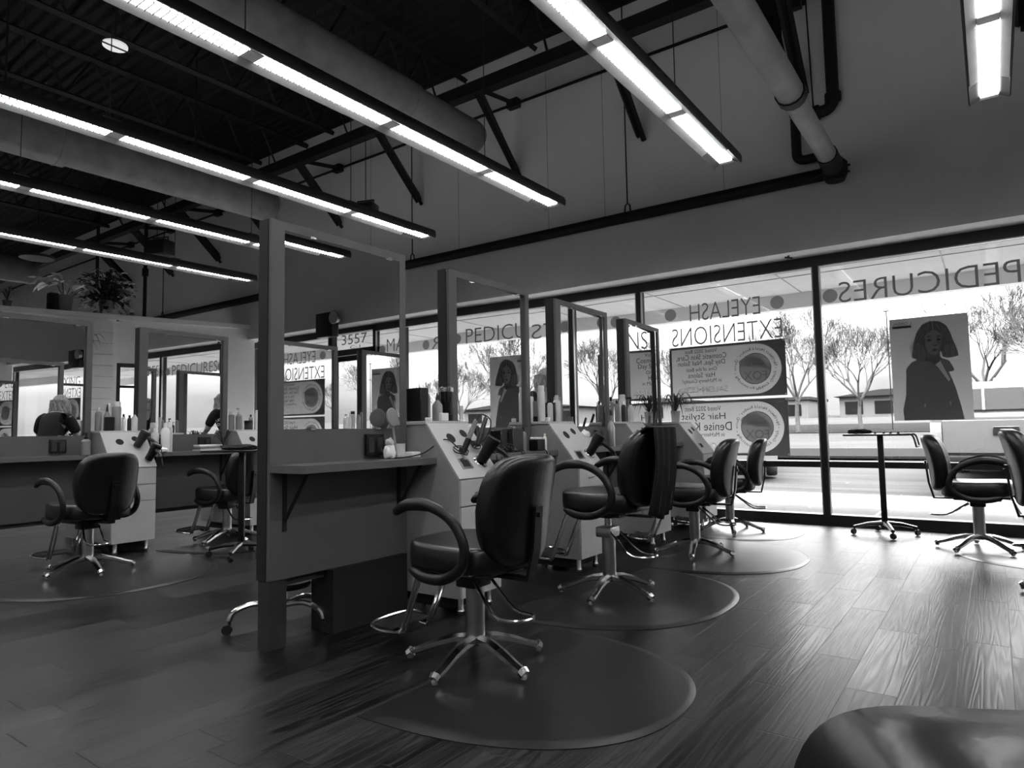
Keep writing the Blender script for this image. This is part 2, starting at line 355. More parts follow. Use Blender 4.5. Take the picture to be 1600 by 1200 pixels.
tag(MB().tube([(XL_, YI - .04, 5.64), (-1.95, YI - .04, 5.64)], .022, 6).build('conduit_rod', 'steel'), 'thin straight black rod running along the upper window wall', 'rod')
# open web joists bearing on the beam
for i, x in enumerate([-2.4 - 1.87 * k for k in range(-3, 8)]):
    j = MB(); j.tube([(x, YB, 6.30), (x, YI, 6.30)], .05, 4); j.tube([(x, YB, 5.68), (x, 6.55, 5.68)], .04, 4)
    y = YB
    while y < 6.3: j.tube([(x, y, 5.68), (x, y + .33, 6.30)], .018, 4); j.tube([(x, y + .33, 6.30), (x, y + .66, 5.68)], .018, 4); y += .66
    tag(j.build('roof_joist', 'steel'), 'black open web steel joist under the black roof deck', 'joist', 'roof joists')

# black pipe along the wall, drop pipes and the grey pipe
zb = 3.65
p = MB().tube([(XL_ + .2, 7.40, zb + .06), (-1.16, 7.40, zb)], .068, 12)
bp_ = tag(p.build('black_pipe', 'steel'), 'long horizontal black pipe hung along the wall above the windows', 'pipe')
g = thing('grey_pipe', 'mottled grey round pipe slanting across the ceiling to the window wall', 'pipe', (-1.17, 0, 0))
MB().tube([(0, -4.8, zb + .05), (0, 5.52, zb + .05)], .105, 14).build('pipe_section', 'pipe', g)
MB().tube([(0, 5.52, zb + .04), (0, 6.95, zb + .02)], .088, 14).build('pipe_section', 'pipe', g)
c_ = MB(); c_.tube([(0, 5.47, zb + .05), (0, 5.57, zb + .05)], .118, 14); c_.build('pipe_collar', 'steel', g); c_ = MB(); c_.tube([(0, 6.90, zb + .02), (0, 7.2, zb)] , .10, 14)
c_.build('pipe_collar', 'steel', g); c_ = MB(); c_.lathe([(0, -.13), (.09, -.12), (.12, -.05), (.12, .06), (.06, .13), (0, .13)], (0, 7.33, zb), 12)
for a in (0, 60, 120): c_.tube([(-.14 * math.cos(a), 7.33, zb - .02 + .1 * math.sin(a)), (.14 * math.cos(a), 7.33, zb + .02 - .1 * math.sin(a))], .012, 6)
c_.build('pipe_coupling', 'steel', g)
d1 = MB().tube([(-1.165, YI - .09, ZC), (-1.165, YI - .09, 4.42)] + arc((-1.265, YI - .09, 4.42), .10, 0, -90, 4) + [(-1.52, YI - .09, 4.32)], .062, 10)
d1.tube([(-1.30, YI - .09, 4.32), (-1.36, YI - .09, 4.32)], .08, 10).tube([(-1.165, YI - .09, 4.48), (-1.165, YI - .09, 4.40)], .08, 10)
tag(d1.build('drop_pipe', 'steel'), 'black vertical drop pipe with an elbow near the grey pipe, the taller of the two', 'pipe')
d2 = MB().tube([(-1.54, YI - .09, 4.32), (-1.54, YI - .09, 3.93)] + arc((-1.46, YI - .09, 3.93), .08, 180, 270, 4) + [(-1.25, YI - .09, 3.85)], .05, 10)
tag(d2.build('drop_pipe', 'steel'), 'short black pipe with an elbow tucked beneath the grey pipe', 'pipe')
st = MB().tube([(-1.62, YI - .2, ZC), (-1.66, YI - .2, 5.2), (-1.52, YI - .2, 4.3)], .05, 4).tube([(-1.92, YI - .2, ZC), (-1.62, YI - .2, 4.9)], .05, 4).box(-2.0, -1.4, YI - .24, YI - .16, 5.45, 6.0)
tag(st.build('steel_brace', 'steel'), 'black steel brace behind the end of the grey pipe', 'brace')
tag(MB().tube([(-1.40, YI - .06, ZC), (-1.36, YI - .06, 4.36)], .008, 6).build('thin_cable', 'steel'), 'thin black cable hanging between the two vertical steel members', 'cable')
for x in (-3.515, -7.17, -10.9, -14.8):
    r_ = MB().tube([(x, 7.40, zb + .17), (x, 7.40, ZC)], .009, 6).tube([(x - .04, 7.40, zb + .06), (x - .03, 7.40, zb + .15), (x, 7.40, zb + .18), (x + .03, 7.40, zb + .15), (x + .04, 7.40, zb + .06)], .010, 6)
    tag(r_.build('pipe_hanger', 'steel'), 'thin rod with a forked hook holding up the black wall pipe', 'hanger', 'hanger rods of the black wall pipe')
def duct(x, z, r, y1, lab, sections):
    t = thing('round_duct', lab, 'duct', (x, 0, z))
    ys = [YB + .2] + sections + [y1]
    for k, (a, b_) in enumerate(zip(ys, ys[1:])):
        rk = r * (1 + .10 * (len(ys) - 2 - k))
        m = MB().tube([(0, a, 0), (0, b_, 0)] if k < len(ys) - 2 else [(0, a, 0), (0, b_ - .05, 0), (0, b_, 0)], [rk, rk] if k < len(ys) - 2 else [rk, rk, rk * .93], 28)
        m.tube([(0, b_ - .10, 0), (0, b_ - .085, 0)], rk * 1.02, 28)
        m.build('duct_section', 'duct', t)
    for y in (y1 - 1.2, y1 - 3.4): MB().tube([(0, y, r + .02), (0, y, ZC - z)], .012, 6).build('hanger_rod', 'steel', t)
    return t
duct(-4.95, 4.62, .20, 6.20, 'dark round duct ending above the longest fluorescent strip', [2.35, 5.1])
duct(-8.79, 4.55, .25, 6.0, 'dark round duct running behind the second fluorescent strip', [3.2])
duct(-13.6, 4.0, .22, 4.55, 'short dark duct end high on the far left above the plants', [])
duct(-15.0, 4.0, .16, 4.3, 'thin dark duct stub just below the duct end over the potted plants', [])

# ------------------------------------------------------------ suspended fluorescent lights
LZ = 3.40
def strip():
    t = thing('fluorescent_light', 'x', 'light', (0, 0, LZ))
    # housing cross-section (x,z): dark rounded outer shell, pale sloped reflector wings, lens
    h = MB(); sec = [(-.118, .004), (-.128, .02), (-.128, .065), (-.112, .098), (-.075, .115), (.075, .115), (.112, .098), (.128, .065), (.128, .02), (.118, .004), (.112, .009), (.06, .037), (-.06, .037), (-.112, .009)]
    h.prism(sec, 'y', -4.9, 5.93); h.build('housing', 'lend', t)
    for s in (-1, 1):
        wg = MB(); wg.prism([(s * .058, .0285), (s * .058, .036), (s * .112, .0085), (s * .112, .001)], 'y', -4.89, 5.58); wg.build('reflector_wing', 'wing', t)
    y = 5.87
    while y > -3.6:
        y0 = y - 1.09
        MB().box(-.056, .056, y0, y, .027, .036).build('tube_lens', 'lens', t, False)
        lv = MB(); k = y0 + .02
        while k < y: lv.box(-.056, .056, k, k + .007, .014, .0265); k += .044
        lv.build('louvre', 'louvre', t, False)
        MB().box(-.056, .056, y0 - .10, y0, .026, .036).build('joint_plate', 'white', t, False)
        y = y0 - .10
    MB().box(-.06, .06, -3.6, 5.85, .1155, .118).build('uplight_lens', 'uplens', t, False)
    MB().box(-.056, .056, 5.87, 5.925, .026, .036).build('end_plate', 'white', t, False)
    for y in (4.72, 2.3, -.2): MB().tube([(0, y, .12), (0, y, ZC - LZ - .01)], .004, 5).box(-.05, .05, y - .06, y + .06, .118, .135).build('suspension_cable', 'steel', t)
    return t
L0 = strip(); L0.location = (.105, 0, LZ); L0['label'] = 'fluorescent strip light at the upper right hanging in front of the bare grey wall'
G = 'parallel fluorescent strip lights'; L0['group'] = G
for x, lab in ((-1.82, 'fluorescent strip light passing over the window lettering, with its end beside the grey pipe'),
               (-3.65, 'longest fluorescent strip light, sloping from the top left corner and ending over the second station'),
               (-5.48, 'fluorescent strip light whose far end hangs over the nearest tall mirror'),
               (-7.31, 'fluorescent strip light passing behind the black edge of the nearest tall mirror'),
               (-9.14, 'lowest fluorescent strip light at the far left, above the potted plants'),
               (1.12, 'fluorescent strip light beyond the picture edge, seen only in the mirrors')):
    dup(L0, (x, 0, LZ), label=lab)

# ceiling accessories
t = thing('ceiling_disc', 'small pale glowing disc hung on a rod from the dark ceiling near the top left', 'lamp', (-7.353, 3.123, 5.2))  # round ceiling unit, not a lamp; paleness put in as glow
MB().lathe([(.0, 0), (.12, 0), (.12, .02), (0, .02)], n=24).build('lens', 'disc', t); MB().tube([(0, 0, .02), (0, 0, ZC - 5.2)], .012, 6).build('rod', 'steel', t)
MB().box(-.012, .012, -.14, .14, -.006, -.001).build('cross_bar', 'steel', t)
t = thing('ring_lamp', 'glowing flat round lamp hanging above the pale leaved plant', 'lamp', (-12.0, 4.04, 3.88))
MB().lathe([(.0, 0), (.20, 0), (.2, .02), (0, .03)], n=28).build('lens', 'ring', t); MB().lathe([(.20, -.005), (.235, -.005), (.235, .035), (0, .05), (0, .03), (.2, .028)], n=28).build('rim', 'lend', t)
MB().tube([(0, 0, .05), (0, 0, ZC - 3.88)], .01, 6).build('cord', 'steel', t)
for (x, y, z, s, lab) in ((-10.1, 5.0, 3.93, .17, 'black box speaker hung on two thin rods above the low end wall'), (-5.78, 5.2, 3.64, .13, 'small black box unit hung on one cable above the end of a fluorescent strip')):
    t = thing('hanging_speaker', lab, 'speaker', (x, y, z), .35)
    MB().box(-s, s, -s * .7, s * .7, -s * .75, s * .55, .02).build('body', 'plastic', t)
    MB().tube([(-s * .8, 0, s * .5), (-s * .8, 0, s * .85), (s * .8, 0, s * .85), (s * .8, 0, s * .5)], .010, 6).build('bracket', 'steel', t)
    for q in ((-.4, .4) if s > .15 else (0,)): MB().tube([(q * s, 0, s * .85), (q * s, 0, ZC - z)], .005, 5).build('hanger', 'steel', t)
for (x, z0, z1, y) in ((-13.3, 3.2, ZC, 6.3), (-15.9, 4.0, ZC, 6.5)):
    tag(MB().tube([(x, y, z0), (x, y, z1)], .035, 8).tube([(x, y, 4.2), (x, y, 4.35)], .06, 8).build('conduit_drop', 'steel'), 'black vertical conduit dropping behind the low white end wall' if x > -14 else 'black vertical conduit behind the ring lamp at the far left', 'conduit')
# seam lines of the drywall (control joints) and soffit fittings
for i, (xa, xb) in enumerate(((-3.87, -3.87), (-4.72, -4.72), (-2.35, -2.35), (-6.3, -6.3), (-8.2, -8.2))):
    struct(MB().box(xa - .003, xa + .003, YI - .002, YI + .001, 3.75, ZC).build('trim_%d' % (i + 5), 'pipe', smooth=False))
t = thing('emergency_light', 'dark box emergency light with a round lamp head over the glass door', 'light', (3.30, YI - .02, 2.93))
MB().box(-.2, .24, -.12, .02, -.22, .2, .015).build('battery_box', 'plastic', t)
MB().lathe([(0, -.05), (.08, -.05), (.115, .04), (.10, .05), (0, .035)], M=Matrix.Translation((-.30, -.14, .08)) @ Matrix.Rotation(PI / 2, 4, 'X')).build('lamp_head', 'satin', t)
tag(MB().tube([(-1.72, 7.62, 2.93), (-1.72, 7.62, 2.885)], .012, 6).tube([(-1.76, 7.62, 2.9), (-1.68, 7.62, 2.88)], .010, 6).build('soffit_hook', 'steel'), 'tiny black hook in the white strip above the pedicures window', 'hook')

# ------------------------------------------------------------ window lettering
GW = 'grey vinyl lettering on the windows'
YL = YW - .006
def word(body, x0, x1, z0, z1, lab, m='inkletter', off=-.010):
    o = text(body, x0, x1, z0, z1, YL, m, 'window_lettering', off=off); tag(o, lab, 'lettering', GW)
word('PEDICURES', -1.29, .285, 2.375, 2.60, 'grey reversed word PEDICURES across the top of the window at the right')
word('EYELASH', -2.96, -2.12, 2.355, 2.565, 'grey reversed word EYELASH above the upper banner')
word('EXTENSIONS', -3.20, -1.89, 2.06, 2.285, 'grey reversed word EXTENSIONS just above the upper banner')
word('CUTS', -5.31, -4.20, 2.36, 2.57, 'grey reversed word with S and T showing between the second and third mirrors')
word('COLOR', -7.36 + .12, -5.95, 2.38, 2.58, 'grey reversed word beginning with R showing between the first two mirrors')
word('MANICURES', .80, 2.36, 2.42, 2.64, 'grey word MANICURES seen reflected in the nearest mirror')
word('WAXING', 4.1, 5.5, 2.375, 2.60, 'grey word past the glass door, seen only in reflections')
word('3557', 2.85, 3.50, 2.635, 2.81, 'house number 3557 over the glass door, seen in the nearest mirror', off=-.005)
word('C-1', 3.02, 3.28, 2.555, 2.61, 'small unit number C-1 under the house number over the door', off=-.005)
def dot_disc(x):
    q = MB(); q.bm.faces.new([q.bm.verts.new((x + .075 * math.cos(a * PI / 16), YL, 2.465 + .075 * math.sin(a * PI / 16))) for a in range(32)]); return q.build('window_dot', 'inkgrey', smooth=False)
for x, lab in ((-1.375, 'grey dot right of the mullion, before the word PEDICURES'), (-1.93, 'grey dot left of the mullion beside the pedicures window'), (-3.21, 'grey dot at the left of the word EYELASH'),
               (-3.97, 'grey dot in the bay left of the eyelash bay'), (-5.50, 'grey dot seen near the third mirror frame'), (-7.36, 'grey dot between the first two mirrors'), (.45, 'grey dot past the right picture edge seen in mirrors'), (2.47, 'grey dot before the word MANICURES in the reflection')):
    tag(dot_disc(x), lab, 'dot', 'grey dots between the window words')

def flat(poly, y, n, m, t):
    q = MB(); q.bm.faces.new([q.bm.verts.new((u, y, v)) for u, v in poly]); return q.build(n, m, t, False)
def banner(z0, z1, lines, lab):
    x0, x1 = -3.235, -1.86; H = z1 - z0; yb = YW - .018
    t = thing('window_banner', lab, 'banner', ((x0 + x1) / 2, yb, z0)); cx = (x0 + x1) / 2
    def P(poly, y, m, n): return flat([(u - cx, v - z0) for u, v in poly], y, n, m, t)
    P([(x0, z0), (x1, z0), (x1, z1), (x0, z1)], 0, 'film', 'sheet')
    rr_ = H * .455; ccx = x1 - rr_ - .05; ccz = (z0 + z1) / 2
    hx = [(ccx + rr_ * math.cos(a), ccz + rr_ * math.sin(a)) for a in [(-90 + 180 * k / 28) * PI / 180 for k in range(29)]]
    P(hx + [(ccx, z1), (x1, z1), (x1, z0), (ccx, z0)], -.002, 'filmdark', 'corner_print')
    P([(x0, z0), (ccx, z0), (ccx, ccz - rr_), (x0 + .03, ccz - rr_), (x0 + .03, ccz + rr_), (ccx, ccz + rr_), (ccx, z1), (x0, z1)], -.002, 'filmdark', 'border_print')
    def ring(r, wd, y, m):
        q = MB(); n = 48
        A = [q.bm.verts.new((ccx + r * math.cos(2 * PI * k / n) - cx, y, ccz + r * math.sin(2 * PI * k / n) - z0)) for k in range(n)]
        B = [q.bm.verts.new((ccx + (r - wd) * math.cos(2 * PI * k / n) - cx, y, ccz + (r - wd) * math.sin(2 * PI * k / n) - z0)) for k in range(n)]
        for k in range(n): q.bm.faces.new((A[k], A[(k + 1) % n], B[(k + 1) % n], B[k]))
        q.build('badge_ring', m, t, False)
    ring(rr_ * .62, .006, -.004, 'ink')
    ci = rr_ * .6
    P([(ccx + ci * math.cos(a * PI / 24), ccz + ci * math.sin(a * PI / 24)) for a in range(48)], -.003, 'filmmid', 'badge')
    # fox-like animal shape over the badge
    fx = [(-.66, .28), (-.50, .42), (-.30, .50), (.0, .50), (.25, .38), (.45, .15), (.56, -.12), (.40, -.05), (.20, .05), (0, .02), (-.2, .12), (-.35, .10), (-.52, .12)]
    P([(ccx + u * rr_, ccz + v * rr_) for u, v in fx], -.0045, 'filmmid', 'badge_animal')
    text('FOX', ccx - .13 - cx, ccx + .13 - cx, ccz - .13 - z0, ccz - .03 - z0, -.006, 'film', 'badge_word', t)
    text('Best of the', ccx - .1 - cx, ccx + .10 - cx, ccz + .035 - z0, ccz + .07 - z0, -.006, 'film', 'badge_word', t)
    # circular lettering, letter by letter in one mesh
    s_ = "Northwest Herald Readers' Choice \u2022 Representing McHenry County \u2022 "
    bm = bmesh.new()
    for i, ch in enumerate(s_):
        if ch == ' ': continue
        cu = bpy.data.curves.new('c', 'FONT'); cu.body = ch; cu.size = .05; cu.align_x = 'CENTER'; cu.resolution_u = 1
        to = bpy.data.objects.new('c', cu); C.objects.link(to); bpy.context.view_layer.update()
        me = bpy.data.meshes.new_from_object(to.evaluated_get(bpy.context.evaluated_depsgraph_get())); bpy.data.objects.remove(to)
        a = PI * .95 - 2 * PI * i / len(s_)          # clockwise as read from outside
        R_ = rr_ * .74; o0 = len(bm.verts); bm.from_mesh(me); bm.verts.ensure_lookup_table()
        for v in bm.verts[o0:]:
            u, q = v.co.x, v.co.y + R_; th = a - PI / 2
            X = u * math.cos(th) - q * math.sin(th); Z = u * math.sin(th) + q * math.cos(th)
            v.co = Vector((ccx - cx - X, -.004, ccz - z0 + Z))
    me = bpy.data.meshes.new('circle_lettering'); bm.to_mesh(me); bm.free(); me.materials.append(K['ink']); o = bpy.data.objects.new('circle_lettering', me); C.objects.link(o); o.parent = t
    for body, w_, zc_, hh_, m in lines:
        xc = x0 + .40
        text(body, xc - w_ / 2 - cx, xc + w_ / 2 - cx, zc_ * H - hh_ / 2, zc_ * H + hh_ / 2, -.006, m, 'banner_lettering', t, off=.0 if m == 'ink' else -.01)
    for cx_, cz_ in ((x0 + .015, z0 + .015), (x1 - .015, z0 + .015), (x0 + .015, z1 - .015), (x1 - .015, z1 - .015)):
        MB().tube([(cx_ - cx, -.004, cz_ - z0), (cx_ - cx, .01, cz_ - z0)], .01, 10).build('suction_cup', 'whitep', t)
    text('2022', x1 - .13 - cx, x1 - .04 - cx, H - .05, H - .025, -.006, 'film', 'banner_lettering', t)
banner(1.405, 2.045, [('Voted 2022 Best', .40, .90, .045, 'ink'), ('Cosmetic Skin Care,', .62, .785, .075, 'ink'), ('Day Spa, Nail Salon', .58, .665, .075, 'ink'), ('One of the Best', .38, .555, .045, 'ink'),
                      ('Hair Salons', .33, .445, .06, 'ink'), ('in McHenry County!', .48, .325, .062, 'ink'), ('SALON\u2022CORA', .62, .17, .07, 'filmmid')],
       'wide grey window banner listing skin care and day spa, the upper of two')
banner(.725, 1.375, [('Voted 2022 Best', .44, .86, .055, 'ink'), ('Hair Stylist', .54, .70, .10, 'ink'), ('Denise Knorr', .68, .53, .10, 'ink'), ('in McHenry County!', .50, .37, .065, 'ink'), ('SALON\u2022CORA', .62, .17, .07, 'filmmid')],
       'wide grey window banner praising a hair stylist, the lower of two')

def poster(x0, x1, z0, z1, lab, lettering=True):
    W_, H_ = x1 - x0, z1 - z0; t = thing('window_poster', lab, 'poster', (x0, YW - .02, z0))
    def P(poly, y, m, n):       # poly in 0..1 units, u from left as seen from the room
        return flat([(u * W_, v * H_) for u, v in poly], y, n, m, t)
    P([(0, 0), (1, 0), (1, 1), (0, 1)], 0, 'pbg', 'sheet')
    P([(.13, 0), (.12, .10), (.17, .24), (.19, .50), (.26, .56), (.38, .60), (.62, .60), (.74, .56), (.78, .50), (.80, .47), (.77, .455), (.73, .46), (.80, .30), (.86, .10), (.88, 0)], -.002, 'pcoat', 'coat')
    P([(.48, .59), (.62, .60), (.64, .55), (.74, .38), (.72, .36), (.60, .50), (.50, .58)], -.003, 'pbright', 'shirt')
    P([(.47, .72), (.65, .72), (.63, .56), (.55, .52), (.48, .58)], -.0035, 'pcoat', 'neck')
    P([(.30, .72), (.27, .62), (.33, .59), (.40, .57), (.47, .57), (.48, .68), (.64, .68), (.66, .60), (.74, .59), (.84, .60), (.85, .65), (.80, .74), (.79, .80), (.73, .90), (.64, .945), (.52, .95), (.42, .92), (.35, .85), (.32, .78)], -.004, 'phair', 'hair')
    P([(.30, .72), (.27, .62), (.33, .585), (.43, .57), (.46, .62), (.42, .72), (.36, .76)], -.0048, 'phair2', 'hair_tips')
    P([(.68, .70), (.66, .60), (.74, .585), (.86, .60), (.84, .67), (.77, .72)], -.0048, 'phair2', 'hair_tips')
    P([(.455, .80), (.455, .72), (.48, .655), (.53, .62), (.585, .62), (.635, .66), (.665, .73), (.67, .80), (.63, .845), (.565, .865), (.50, .845)], -.0055, 'pskin', 'face')
    rnd = random.Random(5)
    for k in range(16):                                    # wavy strands in the hair
        sd = -1 if k % 2 else 1; u0_ = .555 + sd * (.03 + .008 * k); u1_ = .555 + sd * (.13 + .011 * k) ; v0_ = .93 - .004 * k; v1_ = .60 + .02 * rnd.random(); ph_ = rnd.random() * 6
        pt = [(u0_ + (u1_ - u0_) * min(1, (q / 9) * 1.7) + .008 * math.sin(ph_ + q), v0_ + (v1_ - v0_) * q / 9) for q in range(10)]
        P([(u, v) for u, v in pt] + [(u + .009, v) for u, v in pt[::-1]], -.0052, 'phair2' if k % 3 else 'pcoat', 'hair_strand')
    P([(.555, .95), (.563, .95), (.575, .87), (.555, .865)], -.0056, 'pskin', 'hair_parting')
    P([(.60, .80), (.665, .80), (.668, .73), (.64, .665), (.61, .64), (.625, .70), (.60, .74)], -.0060, 'phair2', 'face_side')
    for a in (.475, .595): P([(a, .765), (a + .03, .78), (a + .065, .765), (a + .03, .755)], -.0065, 'pblk', 'eye'); P([(a - .005, .79), (a + .03, .81), (a + .075, .795), (a + .03, .80)], -.0065, 'pblk', 'eyebrow')
    P([(.553, .72), (.60, .72), (.595, .708), (.56, .708)], -.0065, 'phair', 'nose'); P([(.53, .672), (.565, .682), (.585, .678), (.62, .672), (.58, .657), (.55, .658)], -.0065, 'phair', 'mouth')
    P([(.39, .14), (.42, .17), (.41, .12)], -.0035, 'pskin', 'pocket_glint'); P([(.71, .17), (.735, .17), (.73, .13)], -.0035, 'pskin', 'pocket_glint')
    if lettering:
        text("L'OREAL", .04 * W_, .29 * W_, .935 * H_, .965 * H_, -.003, 'pblk', 'poster_lettering', t)
        P([(.04, .905), (.29, .905), (.29, .928), (.04, .928)], -.003, 'pblk', 'poster_bar'); text('PROFESSIONNEL', .05 * W_, .28 * W_, .910 * H_, .922 * H_, -.005, 'pbg', 'poster_lettering', t)
poster(-.825, -.150, 1.09, 2.135, 'tall grey window poster of a woman with wavy hair and dark coat')
poster(4.05, 4.65, 1.0, 1.95, 'second poster of the woman, past the door, seen only in the nearest mirror', False)
tag(MB().tube([(-.845, YW - .03, 1.0), (-.845, YW - .03, 2.23)], .005, 6).box(-.87, -.82, YW - .035, YW - .025, 2.225, 2.235).build('poster_stand', 'midgrey'), 'thin upright rod with a small cross bar at the left edge of the woman poster', 'rod')

# ------------------------------------------------------------ styling stations
def station(label, x, y0, y1, sides=(1, -1), shelf_sides=(1, -1), base=True, toe=.028):
    """back-to-back framed mirror panel; x is its centre plane; s=+1 faces +x"""
    t = thing('styling_station', label, 'station', (x, y0, 0), 0, 'mirror stations'); Wd = y1 - y0
    z0, z1 = .335, 2.155; my0, my1, mz0, mz1 = .078, Wd - .05, 1.08, 2.108
    MB().box(-.014, .014, .03, Wd - .03, z0 + .01, z1 - .01).build('core_board', 'core', t, False)
    for s in (1, -1):
        f = lambda a: s * a
        pn = MB()
        for (a, b_, c, d) in ((0, my0, z0, z1), (my1, Wd, z0, z1), (my0, my1, z0, mz0), (my0, my1, mz1, z1)):
            pn.box(min(f(.027), f(.05)), max(f(.027), f(.05)), a, b_, c, d)
        pn.build('mirror_panel', 'panel', t, False)
        if s in sides:
            mm = MB(); dx0, dx1 = (.049, .049 - toe)
            v = [mm.bm.verts.new(q) for q in ((f(dx0), my0 + .001, mz0 + .001), (f(dx1), my1 - .001, mz0 + .001), (f(dx1), my1 - .001, mz1 - .001), (f(dx0), my0 + .001, mz1 - .001))]
            mm.bm.faces.new(v); mo = mm.build('mirror', 'mirror', t, False)
            cl = MB()
            for yy in (my0 + .16, my1 - .10): cl.box(min(f(.03), f(.056)), max(f(.03), f(.056)), yy, yy + .035, mz1 - .006, mz1 + .004)
            for yy in (my0 + .16, my1 - .20): cl.box(min(f(.03), f(.056)), max(f(.03), f(.056)), yy, yy + .035, mz0 - .004, mz0 + .006)
            cl.build('mirror_clip', 'chrome', t, False)
        if s in shelf_sides:
            sh = MB(); poly = [(f(.05), 0), (f(.29), .0), (f(.31), .015), (f(.285), Wd + .012), (f(.05), Wd + .012)]
            sh.prism([(u, v) for u, v in poly], 'z', .866, .904); sh.build('shelf', 'shelf', t, False)
            for yb in (.085, Wd - .07):
                br = MB(); br.box(min(f(.05), f(.056)), max(f(.05), f(.056)), yb - .012, yb + .012, .57, .866); br.box(min(f(.05), f(.26)), max(f(.05), f(.26)), yb - .012, yb + .012, .858, .866)
                br.tube([(f(.056), yb, .62), (f(.23), yb, .858)], .012, 4); br.build('shelf_bracket', 'steel', t, False)
            ob = MB(); ob.box(min(f(.05), f(.075)), max(f(.05), f(.075)), .61, .745, .925, 1.05, .005)
            oo = ob.build('outlet_box', 'plastic', t)
            MB().box(min(f(.075), f(.077)), max(f(.075), f(.077)), .625, .665, .945, 1.03).box(min(f(.075), f(.077)), max(f(.075), f(.077)), .69, .73, .945, 1.03).build('socket', 'darkbox', oo, False)
    MB().box(-.05, .026, -.004, -.0005, z0, z1).build('edge_band', 'core', t, False)
    MB().box(-.045, .045, .004, .105, 0, z0).box(-.02, .02, .105, Wd - .05, z0 - .04, z0).build('foot_post', 'darkbox', t, False)
    if base: MB().box(-.09, .09, .36, Wd - .04, 0.001, z0).build('base_plinth', 'core', t, False)
    return t
def cabinet(label, x, y0, y1, s, front=.465, top=1.10, drawers=True, handle=True, legs=True):
    """tool cabinet with a sloped console; stands against the centre plane x and reaches front*s"""
    t = thing('tool_cabinet', label, 'cabinet', (x, y0, 0), 0, 'tool cabinets between the mirrors'); Wd = y1 - y0
    f = lambda a: s * a
    prof = [(f(.005), .10), (f(front - .012), .10), (f(front - .012), .775), (f(.20), top), (f(.005), top)]
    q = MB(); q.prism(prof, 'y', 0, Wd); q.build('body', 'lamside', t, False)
    # sloped console face, flat top
    import_n = Vector((top - .775, 0, front - .012 - .2)).normalized()
    def slope(u, v, off=0):   # u along y, v 0 (bottom) ..1 (top)
        x_ = (front - .012) + (.20 - front + .012) * v; z_ = .775 + (top - .775) * v
        return Vector((f(x_ + import_n.x * off), u, z_ + import_n.z * off))
    def slab(u0, u1, v0, v1, o0, o1, m, n, par):
        b_ = MB(); V = [b_.bm.verts.new(slope(u, v, o)) for o in (o0, o1) for u, v in ((u0, v0), (u1, v0), (u1, v1), (u0, v1))]
        for fc in ((0, 1, 2, 3), (4, 5, 6, 7), (0, 1, 5, 4), (1, 2, 6, 5), (2, 3, 7, 6), (3, 0, 4, 7)): b_.bm.faces.new([V[i] for i in fc])
        return b_.build(n, m, par, False)
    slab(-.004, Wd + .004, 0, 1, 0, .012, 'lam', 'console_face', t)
    MB().box(min(f(.0), f(.205)), max(f(.0), f(.205)), -.01, Wd + .01, top, top + .022, .003, 1).build('top_board', 'lam', t, False)
    MB().box(min(f(.03), f(front - .1)), max(f(.03), f(front - .1)), .03, Wd - .03, .03, .10).build('plinth', 'core', t, False)
    # holes and outlet in the console
    op = slab(Wd * .20, Wd * .45, .16, .34, .012, .016, 'satin', 'outlet_plate', t); slab(Wd * .24, Wd * .41, .19, .31, .0165, .0175, 'core', 'socket', op)
    for (u, v, r) in ((Wd * .35, .72, .035), (Wd * .72, .80, .03)):
        h = MB(); h.lathe([(0, .0125), (r, .0125), (r, .0135), (0, .0135)], n=20)
        n3 = Vector((f(import_n.x), 0, import_n.z)); o = h.build('tool_hole', 'core', t); o.rotation_euler = n3.to_track_quat('Z', 'Y').to_euler(); o.location = slope(u, v, 0)
    zs = [.10, .47, .62, .772] if drawers else [.10, .772]
    for k, (a, b_) in enumerate(zip(zs, zs[1:])):
        d = MB().box(min(f(front - .012), f(front)), max(f(front - .012), f(front)), .004, Wd - .004, a + .004, b_ - .003).build('door' if k == 0 else 'drawer', 'lam', t, False)
        if handle: MB().tube([(f(front + .012), Wd * .32, (a + b_) / 2 + (.1 if k == 0 else 0)), (f(front + .012), Wd * .55, (a + b_) / 2 + (.1 if k == 0 else 0))], .004, 6).build('handle', 'satin', d)
    if legs:
        for yy in (.06, Wd - .06):
            for xx in (.10, front - .06): MB().lathe([(.02, 0), (.025, .02), (.017, .03), (.017, .10), (0, .10)], (f(xx), yy, 0), 12).build('leg', 'satin', t)
    t['_f'] = front
    def top_of(u, v, off=.012): return slope(u, v, off) + Vector((x, y0, 0))
    return t, top_of
X1 = -2.97
P1 = [(2.00, 2.95), (3.36, 4.31), (4.71, 5.63), (6.02, 6.92)]
names = ['nearest and tallest looking mirror station with the bare black edge and empty shelf', 'second mirror station from the camera, its shelf crowded with hair tools', 'third mirror station from the camera, reflecting part of a banner', 'fourth mirror station, closest to the windows, behind a draped chair']
for (a, b_), n, q, rz in zip(P1, names, (.002, .023, .028, .040), (0, 0, 0, 2.2)): station(n, X1, a, b_, base=(a < 3), toe=q, shelf_sides=(1,) if a < 3 else (1, -1)).rotation_euler = (0, 0, math.radians(rz))
C1 = [(2.965, 3.345), (4.325, 4.695), (5.645, 6.005), (6.935, 7.29)]
cn = ['light grey tool cabinet right of the nearest mirror, holding a curling iron and a dryer', 'light grey tool cabinet between the second and third mirrors with a dryer in its holder', 'light grey tool cabinet between the third and fourth mirrors with two curling wands', 'light grey tool cabinet nearest the banners with a potted spider plant on it']
CAB = []
for (a, b_), n in zip(C1, cn): CAB.append(cabinet(n, X1, a, b_, 1)[1])
